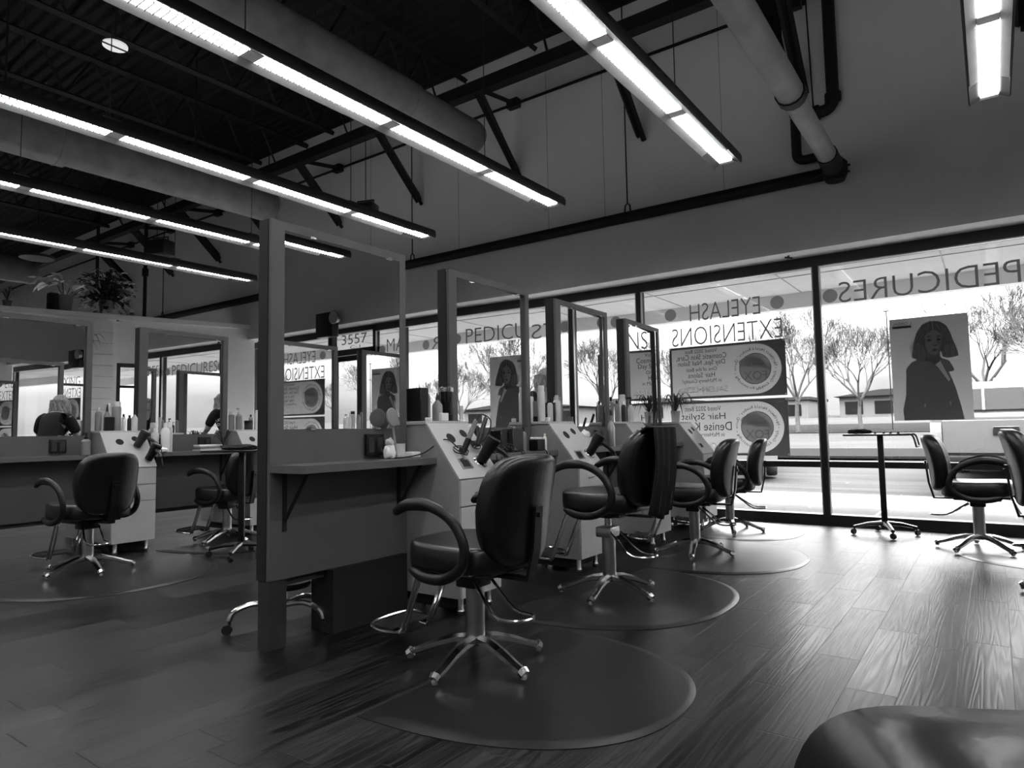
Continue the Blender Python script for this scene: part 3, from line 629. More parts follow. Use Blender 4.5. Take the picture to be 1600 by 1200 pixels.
cabn = ['back side twin of the nearest tool cabinet, facing the left aisle', 'tool cabinet on the aisle side behind the second mirror', 'tool cabinet on the aisle side behind the third mirror', 'tool cabinet on the aisle side behind the fourth mirror']
for (a, b_), n in zip(C1, cabn): cabinet(n, X1, a, b_, -1, legs=False)
XLR = -6.92
P2 = [(1.84, 2.79), (3.22, 4.165), (4.60, 5.53)]
for (a, b_), n in zip(P2, ['left row mirror station cut off by the left picture edge', 'left row mirror station reflecting a woman in a black shirt', 'left row mirror station hidden behind the nearest tall mirror']): station(n, XLR, a, b_, base=False)
C2 = [(2.81, 3.20), (4.185, 4.58), (5.55, 5.92)]
LCAB = []
for (a, b_), n in zip(C2, ['white fronted tool cabinet between the two left row mirrors, with two dryers', 'tool cabinet with bottles just left of the black edge of the nearest mirror', 'tool cabinet of the left row hidden behind the nearest mirror']): LCAB.append(cabinet(n, XLR, a, b_, 1)[1])
for (a, b_), n in zip([(1.43, 1.82)] + C2, ['low cabinet seen under the left row mirror at the picture edge', 'cabinet on the far side of the left row, under the left mirror', 'cabinet on the far side of the left row beside the striped column', 'far side cabinet of the left row nearest the windows']): cabinet(n, XLR, a, b_, -1, front=.5)
XRR = .87
for (a, b_), n in zip([(1.9, 2.85), (3.27, 4.22), (4.60, 5.56), (5.96, 6.90)], ['right row mirror station outside the picture, first from the camera', 'right row mirror station outside the picture, second from the camera', 'right row mirror station seen at the left in the nearest mirror', 'right row mirror station seen at the right in the nearest mirror']): station(n, XRR, a, b_, base=False)
RC = [(2.87, 3.25), (4.235, 4.59), (5.575, 5.945)]
RCAB = []
for (a, b_), n in zip(RC, ['right row tool cabinet outside the picture', 'right row tool cabinet seen low in the mirrors', 'right row tool cabinet with bottles, seen in the nearest mirror']): RCAB.append(cabinet(n, XRR, a, b_, -1)[1])

# ------------------------------------------------------------ chairs
def superrect(w, d, r, n=6):
    o = []
    for cx, cy, a0 in ((w - r, d - r, 0), (-w + r, d - r, 90), (-w + r, -d + r, 180), (w - r, -d + r, 270)):
        for k in range(n + 1): a = math.radians(a0 + 90 * k / n); o.append((cx + r * math.cos(a), cy + r * math.sin(a)))
    return o
def pad(hw, hh, ex, t, er, place, puff=.0, n=56):
    """upholstered pad: superellipse outline hw x hh, thickness 2t, edge rounding er; place(u, v, w) -> point"""
    m = MB(); prof = []
    for k in (0, .25, .5, .72, .88): prof.append((k * (1 - er / min(hw, hh)), t))
    for a in (0, 22, 45, 68, 90, 112, 135, 158, 180):
        a = math.radians(a); prof.append((1 - (er - er * math.sin(a)) / min(hw, hh), t * 0 + (t - er) * (1 if a < PI / 2 - .01 else -1 if a > PI / 2 + .01 else 0) + er * math.cos(a)))
    for k in (.88, .72, .5, .25, 0): prof.append((k * (1 - er / min(hw, hh)), -t))
    rings = []
    for s_, w_ in prof:
        pu = puff * (1 - s_ * s_) * (1 if w_ > 0 else -1 if w_ < 0 else 0)
        if s_ == 0: rings.append([m.bm.verts.new(place(0, 0, w_ + pu))]); continue
        R_ = []
        for i in range(n):
            a = 2 * PI * i / n; c, s2 = math.cos(a), math.sin(a)
            R_.append(m.bm.verts.new(place(hw * math.copysign(abs(c) ** ex, c) * s_, hh * math.copysign(abs(s2) ** ex, s2) * s_, w_ + pu)))
        rings.append(R_)
    for A, B in zip(rings, rings[1:]):
        for i in range(n):
            a0, a1 = A[i % len(A)], A[(i + 1) % len(A)]; b0, b1 = B[i % len(B)], B[(i + 1) % len(B)]
            f = list(dict.fromkeys((a0, a1, b1, b0)))
            if len(f) > 2: m.bm.faces.new(f)
    return m
def chair(label, dz=0.0, recline=0.0, arms=True, er=.036, ex=.55):
    """salon chair facing -x; dz raises everything on the hydraulic column"""
    t = thing('styling_chair', label, 'chair', group='black salon chairs')
    # five-arm base
    for k in range(5):
        a = math.radians(-12 + 72 * k); c, s = math.cos(a), math.sin(a)
        prof = [(.035, .105), (.10, .100), (.18, .078), (.26, .047), (.315, .030)]
        MB().tube([(r * c, r * s, z) for r, z in prof], [.034, .030, .027, .024, .023], 6, flat=.7).tube([(.305 * c, .305 * s, .035), (.325 * c, .325 * s, .022)], [.025, .022], 8).build('base_arm', 'chrome', t)
        MB().lathe([(.012, 0), (.014, .006), (.014, .016), (.008, .024), (0, .024)], (.315 * c, .315 * s, .002), 10).build('glide', 'midgrey', t)
    MB().lathe([(.0, .085), (.052, .085), (.052, .118), (.0, .118)], n=20).build('hub', 'plastic', t)
    MB().lathe([(.043, .115), (.043, .375 + min(dz, .02)), (.05, .38 + min(dz, .02)), (.05, .40 + min(dz, .02)), (0, .40 + min(dz, .02))], n=24).build('column', 'satin', t)
    if dz > .03: MB().lathe([(.021, .39), (.021, .45 + dz)], n=16).build('piston', 'chrome', t)
    lz = .385 + min(dz, .02)
    MB().box(-.055, .055, -.075, .055, lz - .045, lz + .02, .01).build('pump_housing', 'plastic' if dz < .03 else 'satin', t)
    MB().tube(smoothpath([(.04, -.06, lz), (.12, -.10, lz - .06), (.22, -.13, lz - .13), (.33, -.10, lz - .135), (.335, -.02, lz - .13), (.22, .0, lz - .12), (.06, .05, lz - .02)], 4), .0075, 6).build('pump_lever', 'chrome', t)
    Z = .43 + dz
    MB().box(-.16, .16, -.16, .16, Z - .03, Z).box(-.06, .06, -.06, .06, Z - .05, Z - .03).build('seat_plate', 'plastic', t, False)
    def ps(u, v, w_):
        x = u * (1 - .06 * (v / .25) ** 2); top = 1 if w_ > 0 else 0
        return Vector((x, v, Z + .062 + w_ - top * .014 * max(0, 1 - (v / .25) ** 2) * (1 - (u / .26) ** 2) + .010 * max(0, -u / .26)))
    pad(.255, .25, .5, .062, .030, ps).build('seat', 'leather', t)
    MB().tube([(-.19, -.215, Z + .004), (.19, -.215, Z + .004), (.215, -.19, Z + .004), (.215, .19, Z + .004), (.19, .215, Z + .004), (-.19, .215, Z + .004), (-.215, .19, Z + .004), (-.215, -.19, Z + .004), (-.19, -.215, Z + .004)], .006, 5).build('seat_rim', 'plastic', t)
    lean = .16 + recline
    def pb(u, v, w_):
        y = u * (1 - .12 * max(0, -v / .24) - .03 * max(0, v / .24)); bow = .060 * (y / .235) ** 2 - .02 * (v / .24) ** 2
        x = w_ - bow + .03
        return Vector((.215 + x * math.cos(lean) + (v + .24) * math.sin(lean), y, Z + .035 + .24 + v * math.cos(lean) - x * math.sin(lean) * .5))
    pad(.235, .24, ex, .052, er, pb, .006).build('backrest', 'leather', t)
    br = MB(); br.prism([(.348, Z + .285), (.362, Z + .285), (.345, Z + .10), (.312, Z - .035), (.10, Z - .035), (.10, Z - .022), (.300, Z - .022), (.332, Z + .10)], 'y', -.027, .027)
    br.box(.352, .37, -.012, .012, Z + .24, Z + .26)
    br.build('back_bracket', 'plastic', t, False)
    for s in ((-1, 1) if arms else ()):
        y = s * .285
        pth = smoothpath([(-.235, y * .96, Z + .255), (-.14, y, Z + .295), (-.01, y, Z + .295), (.11, y, Z + .24), (.175, y, Z + .14), (.155, y * .99, Z + .05), (.06, y * .97, Z - .005), (-.06, y * .93, Z - .015), (-.17, y * .86, Z + .01)], 5)
        n = len(pth); rad = [.012 + .016 * math.sin(PI * min(1, (i + 2) / (n * .45))) if i < n * .22 else .0235 for i in range(n)]; rad[0] = .012; rad[-1] = .012; rad[-2] = .018; rad[-3] = .021
        MB().tube(pth, rad, 10, flat=.85, up=(0, 1, 0)).build('armrest', 'plastic', t)
    # footrest: paired chrome tubes and a looped tread
    for s in (-1, 1):
        for o in (0, .026):
            MB().tube(smoothpath([(-.10, s * (.085 + o), Z - .012), (-.215, s * (.085 + o), Z - .012), (-.25, s * (.085 + o), Z - .05), (-.36 - .03 * dz, s * (.08 + o), Z - .31), (-.385, s * (.08 + o), Z - .335), (-.43, s * (.08 + o), Z - .33)], 4), .0085, 7).build('footrest_tube', 'chrome', t)
    MB().tube(smoothpath([(-.38, -.105, Z - .335), (-.44, -.16, Z - .322), (-.52, -.15, Z - .31), (-.55, -.08, Z - .305), (-.55, .08, Z - .305), (-.52, .15, Z - .31), (-.44, .16, Z - .322), (-.38, .105, Z - .335)], 5), .009, 7).build('footrest_loop', 'chrome', t)
    MB().box(-.54, -.40, -.13, .13, Z - .322, Z - .312, .004).build('footrest_tread', 'rubber', t)
    return t
CH = [
    (-1.965, 2.42, 0, 0.0, 'black salon chair closest to the camera, on the largest looking mat', 0),
    (-2.04, 3.87, 0, .10, 'black salon chair with a black cape draped over its back', 0),
    (-2.075, 5.47, .15, .01, 'black salon chair on the thick mat in front of the fourth mirror cabinet', 0),
    (-2.22, 6.84, .3, -.01, 'black salon chair half hidden behind another, nearest the banners', 0),
    (-5.86, 2.38, .12, -.01, 'black salon chair at the left, its broad back facing the camera', 0),
    (-6.28, 3.82, .25, -.02, 'black salon chair beside the dark wheeled tray in the left aisle', 0),
    (-.145, 6.80, PI, .01, 'black salon chair silhouetted against the window beside the wheeled tray stand', 0),
    (.40, 5.24, PI, .06, 'black salon chair cut off by the right picture edge', 0),
    (-4.0, 4.75, PI, 0, 'black salon chair in the left aisle hidden behind the mirror stations', 0),
]
for (x, y, rz, dz, lab, _) in CH:
    c = chair(lab, dz); c.location = (x, y, .012); c.rotation_euler = (0, 0, rz)
# the chair right in front of the camera: only the top of its back rises into the picture
c = chair('black salon chair whose back top fills the bottom right corner', -.100, arms=False, er=.016, ex=.30); c.location = (-.10, .905, 0); c.rotation_euler = (0, 0, -.93)

# cape over the second chair
cp = MB(); cols, rows = 22, 16; V = {}
for i in range(cols):
    for j in range(rows):
        u = i / (cols - 1); v = j / (rows - 1)
        fold = .014 * math.sin(u * 24 + v * 2) * (.3 + v)
        yy = 3.87 + (-.18 + u * .34) * (1 - .10 * v)
        if v < .12: x_, z_ = -1.715 + v / .12 * .07, 1.035 + .035 * math.sin(v / .12 * PI / 2)
        else: x_, z_ = -1.635 + .03 * math.sin(v * 3) + fold - .05 * v, 1.065 - (v - .12) * .64 * (1 - .15 * abs(u - .5))
        V[i, j] = cp.bm.verts.new((x_, yy, z_))
for i in range(cols - 1):
    for j in range(rows - 1): cp.bm.faces.new((V[i, j], V[i + 1, j], V[i + 1, j + 1], V[i, j + 1]))
o = cp.build('salon_cape', 'cloth'); sm = o.modifiers.new('s', 'SOLIDIFY'); sm.thickness = .012; sm.offset = 0
tag(o, 'black cape hanging over the back of the second chair', 'cape')

# wheeled stool behind the nearest panel
t = thing('rolling_stool', 'chrome based stool on casters behind the nearest mirror panel', 'stool', (-3.225, 2.225, 0))
t.location = (-3.20, 2.27, 0)
for k in range(5):
    a = math.radians(20 + 72 * k); cc, s = math.cos(a), math.sin(a)
    MB().tube(smoothpath([(.03 * cc, .03 * s, .135), (.14 * cc, .14 * s, .15), (.235 * cc, .235 * s, .12), (.26 * cc, .26 * s, .075)], 4), .015, 8).build('base_arm', 'chrome', t)
    q = MB(); q.lathe([(0, -.012), (.026, -.012), (.029, 0), (.026, .012), (0, .012)], n=16, M=Matrix.Translation((.272 * cc, .272 * s, .03)) @ Matrix.Rotation(a, 4, 'Z') @ Matrix.Rotation(PI / 2, 4, 'X')); q.tube([(.26 * cc, .26 * s, .03), (.26 * cc, .26 * s, .08)], .008, 6)
    q.build('caster', 'rubber', t)
MB().lathe([(.03, .12), (.03, .22), (.018, .23), (.018, .37), (0, .37)], n=16).build('column', 'chrome', t)
MB().lathe([(0, .37), (.12, .37), (.135, .39), (.135, .43), (.12, .455), (0, .46)], n=28).build('seat', 'leather', t)
MB().lathe([(.03, .235), (.12, .235), (.13, .25), (.12, .265), (.03, .265)], (.05, 0, 0), n=24).build('foot_plate', 'plastic', t)

# ------------------------------------------------------------ anti-fatigue mats
def floor_mat(label, x, y, a, b_, rz=0, h=.012, bevw=.06):
    """D-shaped mat: straight edge on the local y axis, bulging to +x"""
    m = MB(); n = 48
    def ring(k, z): return [m.bm.verts.new((math.copysign(abs(math.cos(th)) ** .86, math.cos(th)) * (a - k) + .001 + k * .5, math.copysign(abs(math.sin(th)) ** .86, math.sin(th)) * (b_ - k), z)) for th in [(-90 + 180 * i / n) * PI / 180 for i in range(n + 1)]]
    R = [ring(0, .0005), ring(0, .003), ring(bevw * .6, h * .75), ring(bevw, h), ring(bevw + .012, h)]
    for A, B in zip(R, R[1:]):
        for i in range(n + 1): m.bm.faces.new((A[i], A[(i + 1) % (n + 1)], B[(i + 1) % (n + 1)], B[i]))
    m.bm.faces.new(R[-1]); m.bm.faces.new(R[0][::-1])
    o = m.build('floor_mat', 'mat', loc=(x, y, 0), rot=(0, 0, rz)); return tag(o, label, 'mat', 'black half round floor mats')
floor_mat('black half round mat under the nearest chair, with a bright sloping rim', -1.99, 2.42, 1.0, .68, 0, .012)
floor_mat('black half round mat under the chair with the draped cape', -2.20, 3.93, .90, .83, 0, .012)
floor_mat('thick black mat under the third chair, showing its dark edge', -2.22, 5.52, 1.0, .80, 0, .012, .05)
floor_mat('black half round mat under the chair nearest the banners', -2.36, 6.95, .8, .68, 0, .012)
floor_mat('dark round mat under the chair at the far left', -5.95, 2.40, 1.12, .85, 0, .012)
floor_mat('dark mat under the left row chair beside the wheeled tray', -6.40, 3.90, .9, .72, 0, .012)
floor_mat('dark mat at the right picture edge under the two chairs by the window', .55, 6.72, .87, .68, PI, .010)
floor_mat('dark mat under the right row chair cut by the picture edge', .62, 5.42, .5, .62, PI, .010)

# ------------------------------------------------------------ wheeled tray stands
def tray_stand(label, x, y, rz, h=.965):
    t = thing('tray_stand', label, 'tray stand', (x, y, 0), rz)
    for k in range(4):
        a = math.radians(90 * k + 20); c, s = math.cos(a), math.sin(a)
        MB().tube([(0, 0, .115), (.14 * c, .14 * s, .105), (.27 * c, .27 * s, .075)], [.03, .024, .018], 8, flat=.8).build('base_arm', 'plastic', t)
        MB().lathe([(0, -.013), (.026, -.013), (.029, 0), (.026, .013), (0, .013)], n=16, M=Matrix.Translation((.275 * c, .275 * s, .03)) @ Matrix.Rotation(a + .7, 4, 'Z') @ Matrix.Rotation(PI / 2, 4, 'X')).tube([(.268 * c, .268 * s, .03), (.268 * c, .268 * s, .085)], .009, 6).build('caster', 'rubber', t)
    MB().box(-.026, .026, -.016, .016, .11, h - .02, .006).build('post', 'plastic', t)
    MB().box(-.30, .26, -.17, .17, h - .018, h, .006).build('tray', 'plastic', t)
    MB().tube(smoothpath([(.24, -.15, h - .005), (.285, -.15, h - .02), (.31, -.15, h - .12)], 4), .008, 6).tube(smoothpath([(.24, .15, h - .005), (.285, .15, h - .02), (.31, .15, h - .12)], 4), .008, 6).tube([(.31, -.15, h - .12), (.31, .15, h - .12)], .008, 6).build('tool_rail', 'plastic', t)
    return t
tray_stand('black wheeled tray stand in front of the right hand window', -.90, 7.33, .0)
tray_stand('black wheeled tray stand in the left aisle partly behind the nearest mirror', -5.40, 3.42, .35, .93)
def lump(name, x, y, z, sx, sy, sz, m, lab, cat, seed=1, group=None):
    random.seed(seed); q = MB(); bmesh.ops.create_icosphere(q.bm, subdivisions=3, radius=1)
    ph = [random.uniform(0, 6) for _ in range(6)]
    for v in q.bm.verts:
        k = 1 + .18 * math.sin(3 * v.co.x + ph[0]) * math.sin(4 * v.co.y + ph[1]) + .10 * math.sin(9 * v.co.y + ph[2]) + .07 * math.sin(11 * v.co.x + ph[3])
        v.co = Vector((v.co.x * sx * k, v.co.y * sy * k, max(v.co.z, -.55) * sz * k))
    zmin = min(v.co.z for v in q.bm.verts)
    for v in q.bm.verts: v.co.z -= zmin
    o = q.build(name, m, loc=(x, y, z)); return tag(o, lab, cat, group)
lump('black_gloves', -1.08, 7.33, .966, .10, .08, .030, 'cloth', 'crumpled black gloves lying on the tray by the window', 'gloves', 3)
for i, x in enumerate((-.93, -.86, -.80, -.74)): tag(MB().lathe([(0, 0), (.012, 0), (.012, .008), (.006, .014), (0, .014)], (x, 7.24 + .03 * (i % 2), .966), 8).build('hair_clip', 'plastic'), 'small dark hair clip on the tray by the window', 'clip', 'hair clips on the tray by the window')
lump('folded_towel', -5.42, 3.42, .931, .17, .13, .028, 'cloth', 'black cloth lying on the tray stand in the left aisle', 'cloth', 5)

# ------------------------------------------------------------ small goods
def bottle(kind, x, y, z, h, r, m, label, capm=None, group=None):
    t = thing('bottle' if kind in ('b', 'pump', 'dropper', 'steel') else {'can': 'spray_can', 'jar': 'jar', 'tube': 'tube'}[kind], label, 'bottle' if kind in ('b', 'pump', 'dropper', 'steel') else {'can': 'can', 'jar': 'jar', 'tube': 'tube'}[kind], (x, y, z), 0, group)
    capm = capm or 'lightp'
    if kind == 'b': MB().lathe([(r * .9, 0), (r, .01), (r, h * .72), (r * .8, h * .80), (r * .42, h * .84), (r * .42, h * .86), (0, h * .86)], n=16).build('body', m, t); MB().lathe([(r * .48, h * .84), (r * .48, h), (0, h)], n=12).build('cap', capm, t)
    elif kind == 'pump': MB().lathe([(r * .95, 0), (r, .01), (r, h * .62), (r * .5, h * .70), (r * .4, h * .72), (0, h * .72)], n=16).build('body', m, t); MB().lathe([(r * .42, h * .70), (r * .42, h * .80), (.006, h * .80), (.006, h * .92), (0, h * .92)], n=12).box(-.035, .012, -.008, .008, h * .92, h).build('pump', capm, t)
    elif kind == 'dropper': MB().lathe([(r, 0), (r, h * .55), (r * .35, h * .72), (r * .3, h * .75), (0, h * .75)], n=16).build('body', m, t); MB().lathe([(r * .34, h * .72), (r * .30, h * .82), (r * .10, h), (0, h)], n=10).build('nozzle', capm, t)
    elif kind == 'can': MB().lathe([(r, 0), (r, h * .80), (r * .85, h * .83), (0, h * .83)], n=18).build('body', m, t); MB().lathe([(r * .84, h * .82), (r * .84, h * .97), (r * .7, h), (0, h)], n=16).build('cap', capm, t)
    elif kind == 'tube': MB().lathe([(r, 0), (r, h * .25), (0, h * .25)], n=14).build('cap', capm, t); MB().box(-r, r, -r * .35, r * .35, h * .25, h, .003).build('body', m, t)
    elif kind == 'jar': MB().lathe([(r, 0), (r, h * .7), (r * .9, h * .72), (0, h * .72)], n=18).build('body', m, t); MB().lathe([(r * 1.02, h * .70), (r * 1.02, h), (0, h)], n=18).build('lid', capm, t)
    elif kind == 'steel': MB().lathe([(r, 0), (r, h * .62), (r * .5, h * .80), (r * .5, h * .86), (0, h * .86)], n=20).build('body', m, t); MB().lathe([(r * .62, h * .85), (r * .62, h), (0, h)], n=16).build('cap', capm, t)
    return t
TOP = 1.123; SH = .905
def bx(name, x0, x1, y0, y1, z0, z1, m, lab, cat, bev=.004, group=None): return tag(MB().box(x0, x1, y0, y1, z0, z1, bev, 1).build(name, m), lab, cat, group)
# --- on the nearest cabinet (y 2.965-3.345, x -2.97..-2.765)
bx('card_holder', -2.955, -2.83, 2.985, 3.055, TOP, TOP + .205, 'plastic', 'tall black card holder at the left end of the nearest cabinet top', 'holder', .004)
bx('small_white_box', -2.80, -2.77, 2.985, 3.02, TOP, TOP + .02, 'whitep', 'tiny white box at the front corner of the nearest cabinet top', 'box')
bottle('b', -2.87, 3.085, TOP, .21, .020, 'midgrey', 'slim clear spray bottle beside the black card holder', 'lightp')
bottle('dropper', -2.84, 3.145, TOP, .18, .033, 'midgrey', 'grey squeeze bottle with a black nozzle left of the comb jar', 'plastic')
bx('comb_pack', -2.80, -2.775, 3.11, 3.18, TOP, TOP + .05, 'whitep', 'white packet with vertical stripes below the grey squeeze bottle', 'packet')
t = thing('disinfectant_jar', 'tall glass jar of dark liquid holding combs, on the nearest cabinet', 'jar', (-2.85, 3.245, TOP))
MB().lathe([(.043, .045), (.043, .19), (.041, .19), (.041, .045)], n=24).build('glass', 'jar', t)
MB().lathe([(.040, .001), (.047, .004), (.047, .04), (.040, .045), (0, .045)], n=24).build('base', 'plastic', t)
MB().lathe([(0, .0455), (.0395, .0455), (.0395, .125), (0, .125)], n=24).build('liquid', 'darkliq', t)
MB().lathe([(.046, .188), (.046, .215), (.03, .225), (0, .225)], n=24).build('lid', 'chrome', t)
for k in range(3): MB().box(-.006, .006, -.002, .002, .1265, .186, M=Matrix.Translation((.012 * k - .012, .01 * (k - 1), 0)) @ Matrix.Rotation(.12 * (k - 1), 4, 'Y')).build('comb', 'plastic', t, False)
bx('white_card', -2.80, -2.79, 3.31, 3.37 - .03, TOP, TOP + .10, 'lightp', 'small pale card standing at the right end of the nearest cabinet top', 'card', .001)
# --- curling irons lying on the console slopes
def wand(label, P, Q, r=.014, m='midgrey', name='curling_iron'):
    P, Q = Vector(P), Vector(Q); t = thing(name, label, 'curling iron', P); d = Q - P; n = Vector((0, 0, 1))
    MB().tube([(0, 0, 0), d * .42], [r * 1.1, r * 1.25], 12).build('handle', 'plastic', t)
    MB().tube([d * .42, d * .98, d], [r, r * .9, r * .5], 12).build('barrel', m, t)
    MB().tube([d * .3 + n * r * 1.3, d * .46 + n * r * 1.5, d * .95 + n * r * 1.25], r * .35, 6).build('clamp', 'chrome' if m != 'plastic' else 'plastic', t)
    return t
A = CAB[0]
wand('grey curling iron standing up from the cable heap on the nearest cabinet slope', A(.14, .42, .03), A(.23, .74, .17), .016)
wand('dark curling iron leaning at the upper right of the nearest cabinet slope', A(.30, .52, .04), A(.40, .86, .14), .016, 'plastic')
def coil(name, lab, P, r, n=5, seed=2, th=.0035):
    random.seed(seed); pts = []
    for k in range(n * 9): a = k * .7; rr2 = r * (.6 + .4 * math.sin(k * .37 + seed)); pts.append((P[0] + rr2 * math.cos(a) * .8, P[1] + rr2 * math.sin(a), P[2] + .012 + .010 * math.sin(k * .9) - .62 * rr2 * math.cos(a) * .8))
    return tag(MB().tube(smoothpath(pts, 2), th, 5).build(name, 'plastic'), lab, 'cord')
coil('iron_cord', 'tangled black cord heaped under the grey curling iron', A(.14, .44, .02), .055, 5, 2)
coil('iron_cord', 'tangled black cord under the dark curling iron', A(.30, .54, .02), .042, 4, 4)
tag(MB().tube(smoothpath([(-2.885, 2.70, .985), (-2.86, 2.71, .93), (-2.82, 2.76, .909), (-2.74, 2.90, .93), (-2.68, 3.03, 1.01), A(.12, .50, .03)], 6), .004, 6).build('power_cord', 'plastic'), 'black power cord running from the socket up to the curling iron', 'cord')
tag(MB().tube(smoothpath([A(.23, .74, .17), A(.28, .80, .20), A(.36, .72, .18), A(.36, .58, .10), A(.28, .50, .03)], 6), .004, 6).build('loop_cord', 'plastic'), 'black cord looping from the tip of the grey curling iron', 'cord')
# --- hair dryers sitting in the console holders
def dryer(label, P, tilt=(.9, 0, 0), s=1.0, m='plastic', rz=0, nm='hair_dryer'):
    t = thing(nm, label, 'hair dryer', P, rz); t.rotation_euler = (tilt[0], tilt[1], rz); t.scale = (s, s, s)
    MB().lathe([(.030, -.085), (.034, -.08), (.036, -.02), (.044, .03), (.047, .075), (.040, .085), (.036, .085), (.036, .078), (0, .078)], n=24).build('barrel', m, t)
    MB().lathe([(.034, .0785), (.034, .082), (.0, .082)], n=20).build('rear_grille', 'midgrey', t)
    MB().tube([(0, -.035, .035), (0, -.10, .03), (0, -.17, .015)], [.021, .018, .016], 12, flat=.8).build('handle', m, t)
    MB().tube([(0, -.165, .015), (0, -.21, -.01), (.03, -.24, -.06)], .005, 6).build('cord', 'plastic', t)
    return t
def aim(o, z, hd):
    z = Vector(z).normalized(); y = -(Vector(hd) - z * Vector(hd).dot(z)).normalized(); x = y.cross(z)
    o.rotation_euler = Matrix((x, y, z)).transposed().to_euler()
def holder(label, P, r=.045):
    n3 = Vector((.69, 0, .72)); q = MB(); q.lathe([(r, -.01), (r + .006, -.004), (r + .006, .004), (r, .01), (r - .004, 0)], n=24, M=n3.to_track_quat('Z', 'Y').to_matrix().to_4x4())
    o = q.build('dryer_holder', 'chrome', loc=P); return tag(o, label, 'holder')
for A, l1, l2 in ((CAB[0], 'black hair dryer standing nose down in the nearest cabinet slope', 'chrome ring holding the nearest hair dryer'), (CAB[1], 'black hair dryer standing in the second cabinet slope', 'chrome ring holding the dryer of the second cabinet')):
    P = A(.27, .26, .012); holder(l2, P)
    d = dryer(l1, P + Vector((.045, .02, .075))); aim(d, (.42, .30, .85), (.55, .45, -.75))
# --- second shelf clutter (y 3.36-4.31, x -2.92..-2.68)
S = 'hair tools crowded on the second shelf'
bx('dark_red_box', -2.87, -2.77, 3.86, 3.99, SH, SH + .165, 'darkbox', 'dark upright box in the middle of the crowded second shelf', 'box')
bx('black_case', -2.90, -2.80, 3.76, 3.855, SH, SH + .155, 'plastic', 'black case just left of the dark upright box', 'case')
bx('clip_box', -2.80, -2.72, 4.10, 4.20, SH, SH + .085, 'plastic', 'black box with white clips on its rim at the right end of the second shelf', 'box')
for k in range(5): tag(MB().box(-2.79 + .012 * k, -2.782 + .012 * k, 4.105, 4.19, SH + .0852, SH + .10, .002, 1).build('white_clip', 'whitep'), 'small white clip standing on the rim of the black box', 'clip', 'white clips on the black box')
bottle('b', -2.80, 4.03, SH, .17, .022, 'midgrey', 'clear bottle with a dark cap beside the clip box', 'plastic')
bottle('b', -2.74, 4.225, SH, .125, .016, 'whitep', 'small white tube standing at the right end of the second shelf', 'whitep')
bx('brush_stand', -2.90, -2.84, 3.53, 3.58, SH, SH + .19, 'plastic', 'slim black upright clipper on the second shelf near its left end', 'clipper', .012)
bottle('pump', -2.78, 3.45, SH, .17, .028, 'darkbox', 'dark spray bottle at the left end of the second shelf', 'plastic')
bottle('b', -2.85, 3.43, SH, .18, .022, 'lightp', 'pale bottle behind the dark spray bottle on the second shelf', 'plastic')
t = thing('hair_clipper', 'black hair clipper lying on the second shelf among cords', 'clipper', (-2.78, 3.66, SH)); MB().box(-.03, .03, -.08, .07, 0, .04, .014, 3).build('body', 'plastic', t); MB().box(-.026, .026, .07, .09, .01, .03).build('blade', 'chrome', t)
lump('cord_heap', -2.82, 3.67, SH + .0, .05, .085, .05, 'plastic', 'black heap of cords and clippers behind the lying hair clipper', 'cord heap', 8)
coil('clipper_cord', 'black cord tangled along the front of the second shelf', (-2.735, 3.78, SH + .02), .05, 4, 9)
for k, (yy, dz_) in enumerate(((3.50, .16), (3.58, .12), (3.80, .19), (3.83, .22), (4.10, .05))):
    tag(MB().tube(smoothpath([(-2.72, yy, SH + .006), (-2.672, yy + .02, SH + .01), (-2.655, yy + .03, SH - dz_ * .6), (-2.665, yy + .05, SH - dz_), (-2.66, yy + .07, SH - dz_ * .4), (-2.662, yy + .08, SH - .02)], 4), .003, 5).build('loose_cable', 'plastic'), 'thin black cord hanging over the front edge of the second shelf', 'cord', 'cords hanging off the second shelf')
# --- second cabinet top (y 4.325-4.695)
y2 = 4.35
bottle('can', -2.86, y2 + .02, TOP, .28, .030, 'lightp', 'tallest pale spray can on the second cabinet top', 'lightp')
bottle('tube', -2.90, y2 - .005, TOP, .16, .018, 'midgrey', 'slim grey tube left of the tallest spray can', 'plastic')
bottle('b', -2.82, y2 + .085, TOP, .175, .022, 'lightp', 'pale bottle with a black cap right of the tallest spray can', 'plastic')
bottle('can', -2.90, y2 + .09, TOP, .19, .025, 'midgrey', 'grey can behind the black capped pale bottle', 'midgrey')
bottle('tube', -2.83, y2 + .14, TOP, .15, .022, 'darkbox', 'dark labelled tube in the middle of the second cabinet top', 'plastic')
bottle('b', -2.83, y2 + .20, TOP, .21, .030, 'lightp', 'broad pale bottle with a narrow cap on the second cabinet top', 'lightp')
bottle('can', -2.87, y2 + .275, TOP, .20, .036, 'midgrey', 'wide grey can at the right end of the second cabinet top', 'midgrey')
bx('white_tub', -2.80, -2.775, y2 - .02, y2 + .02, TOP, TOP + .03, 'whitep', 'low white tub at the front left of the second cabinet top', 'tub')
# --- third shelf (y 4.71-5.63)
bx('tissue_box', -2.84, -2.74, 4.80, 5.02, SH, SH + .085, 'lightp', 'pale tissue box on the third shelf', 'tissue box')
lump('tissue', -2.79, 4.92, SH + .084, .03, .06, .035, 'whitep', 'white tissue rising from the tissue box', 'tissue', 6)
bottle('steel', -2.74, 5.30, SH, .27, .034, 'satin', 'tall steel drink bottle at the right end of the third shelf', 'satin')
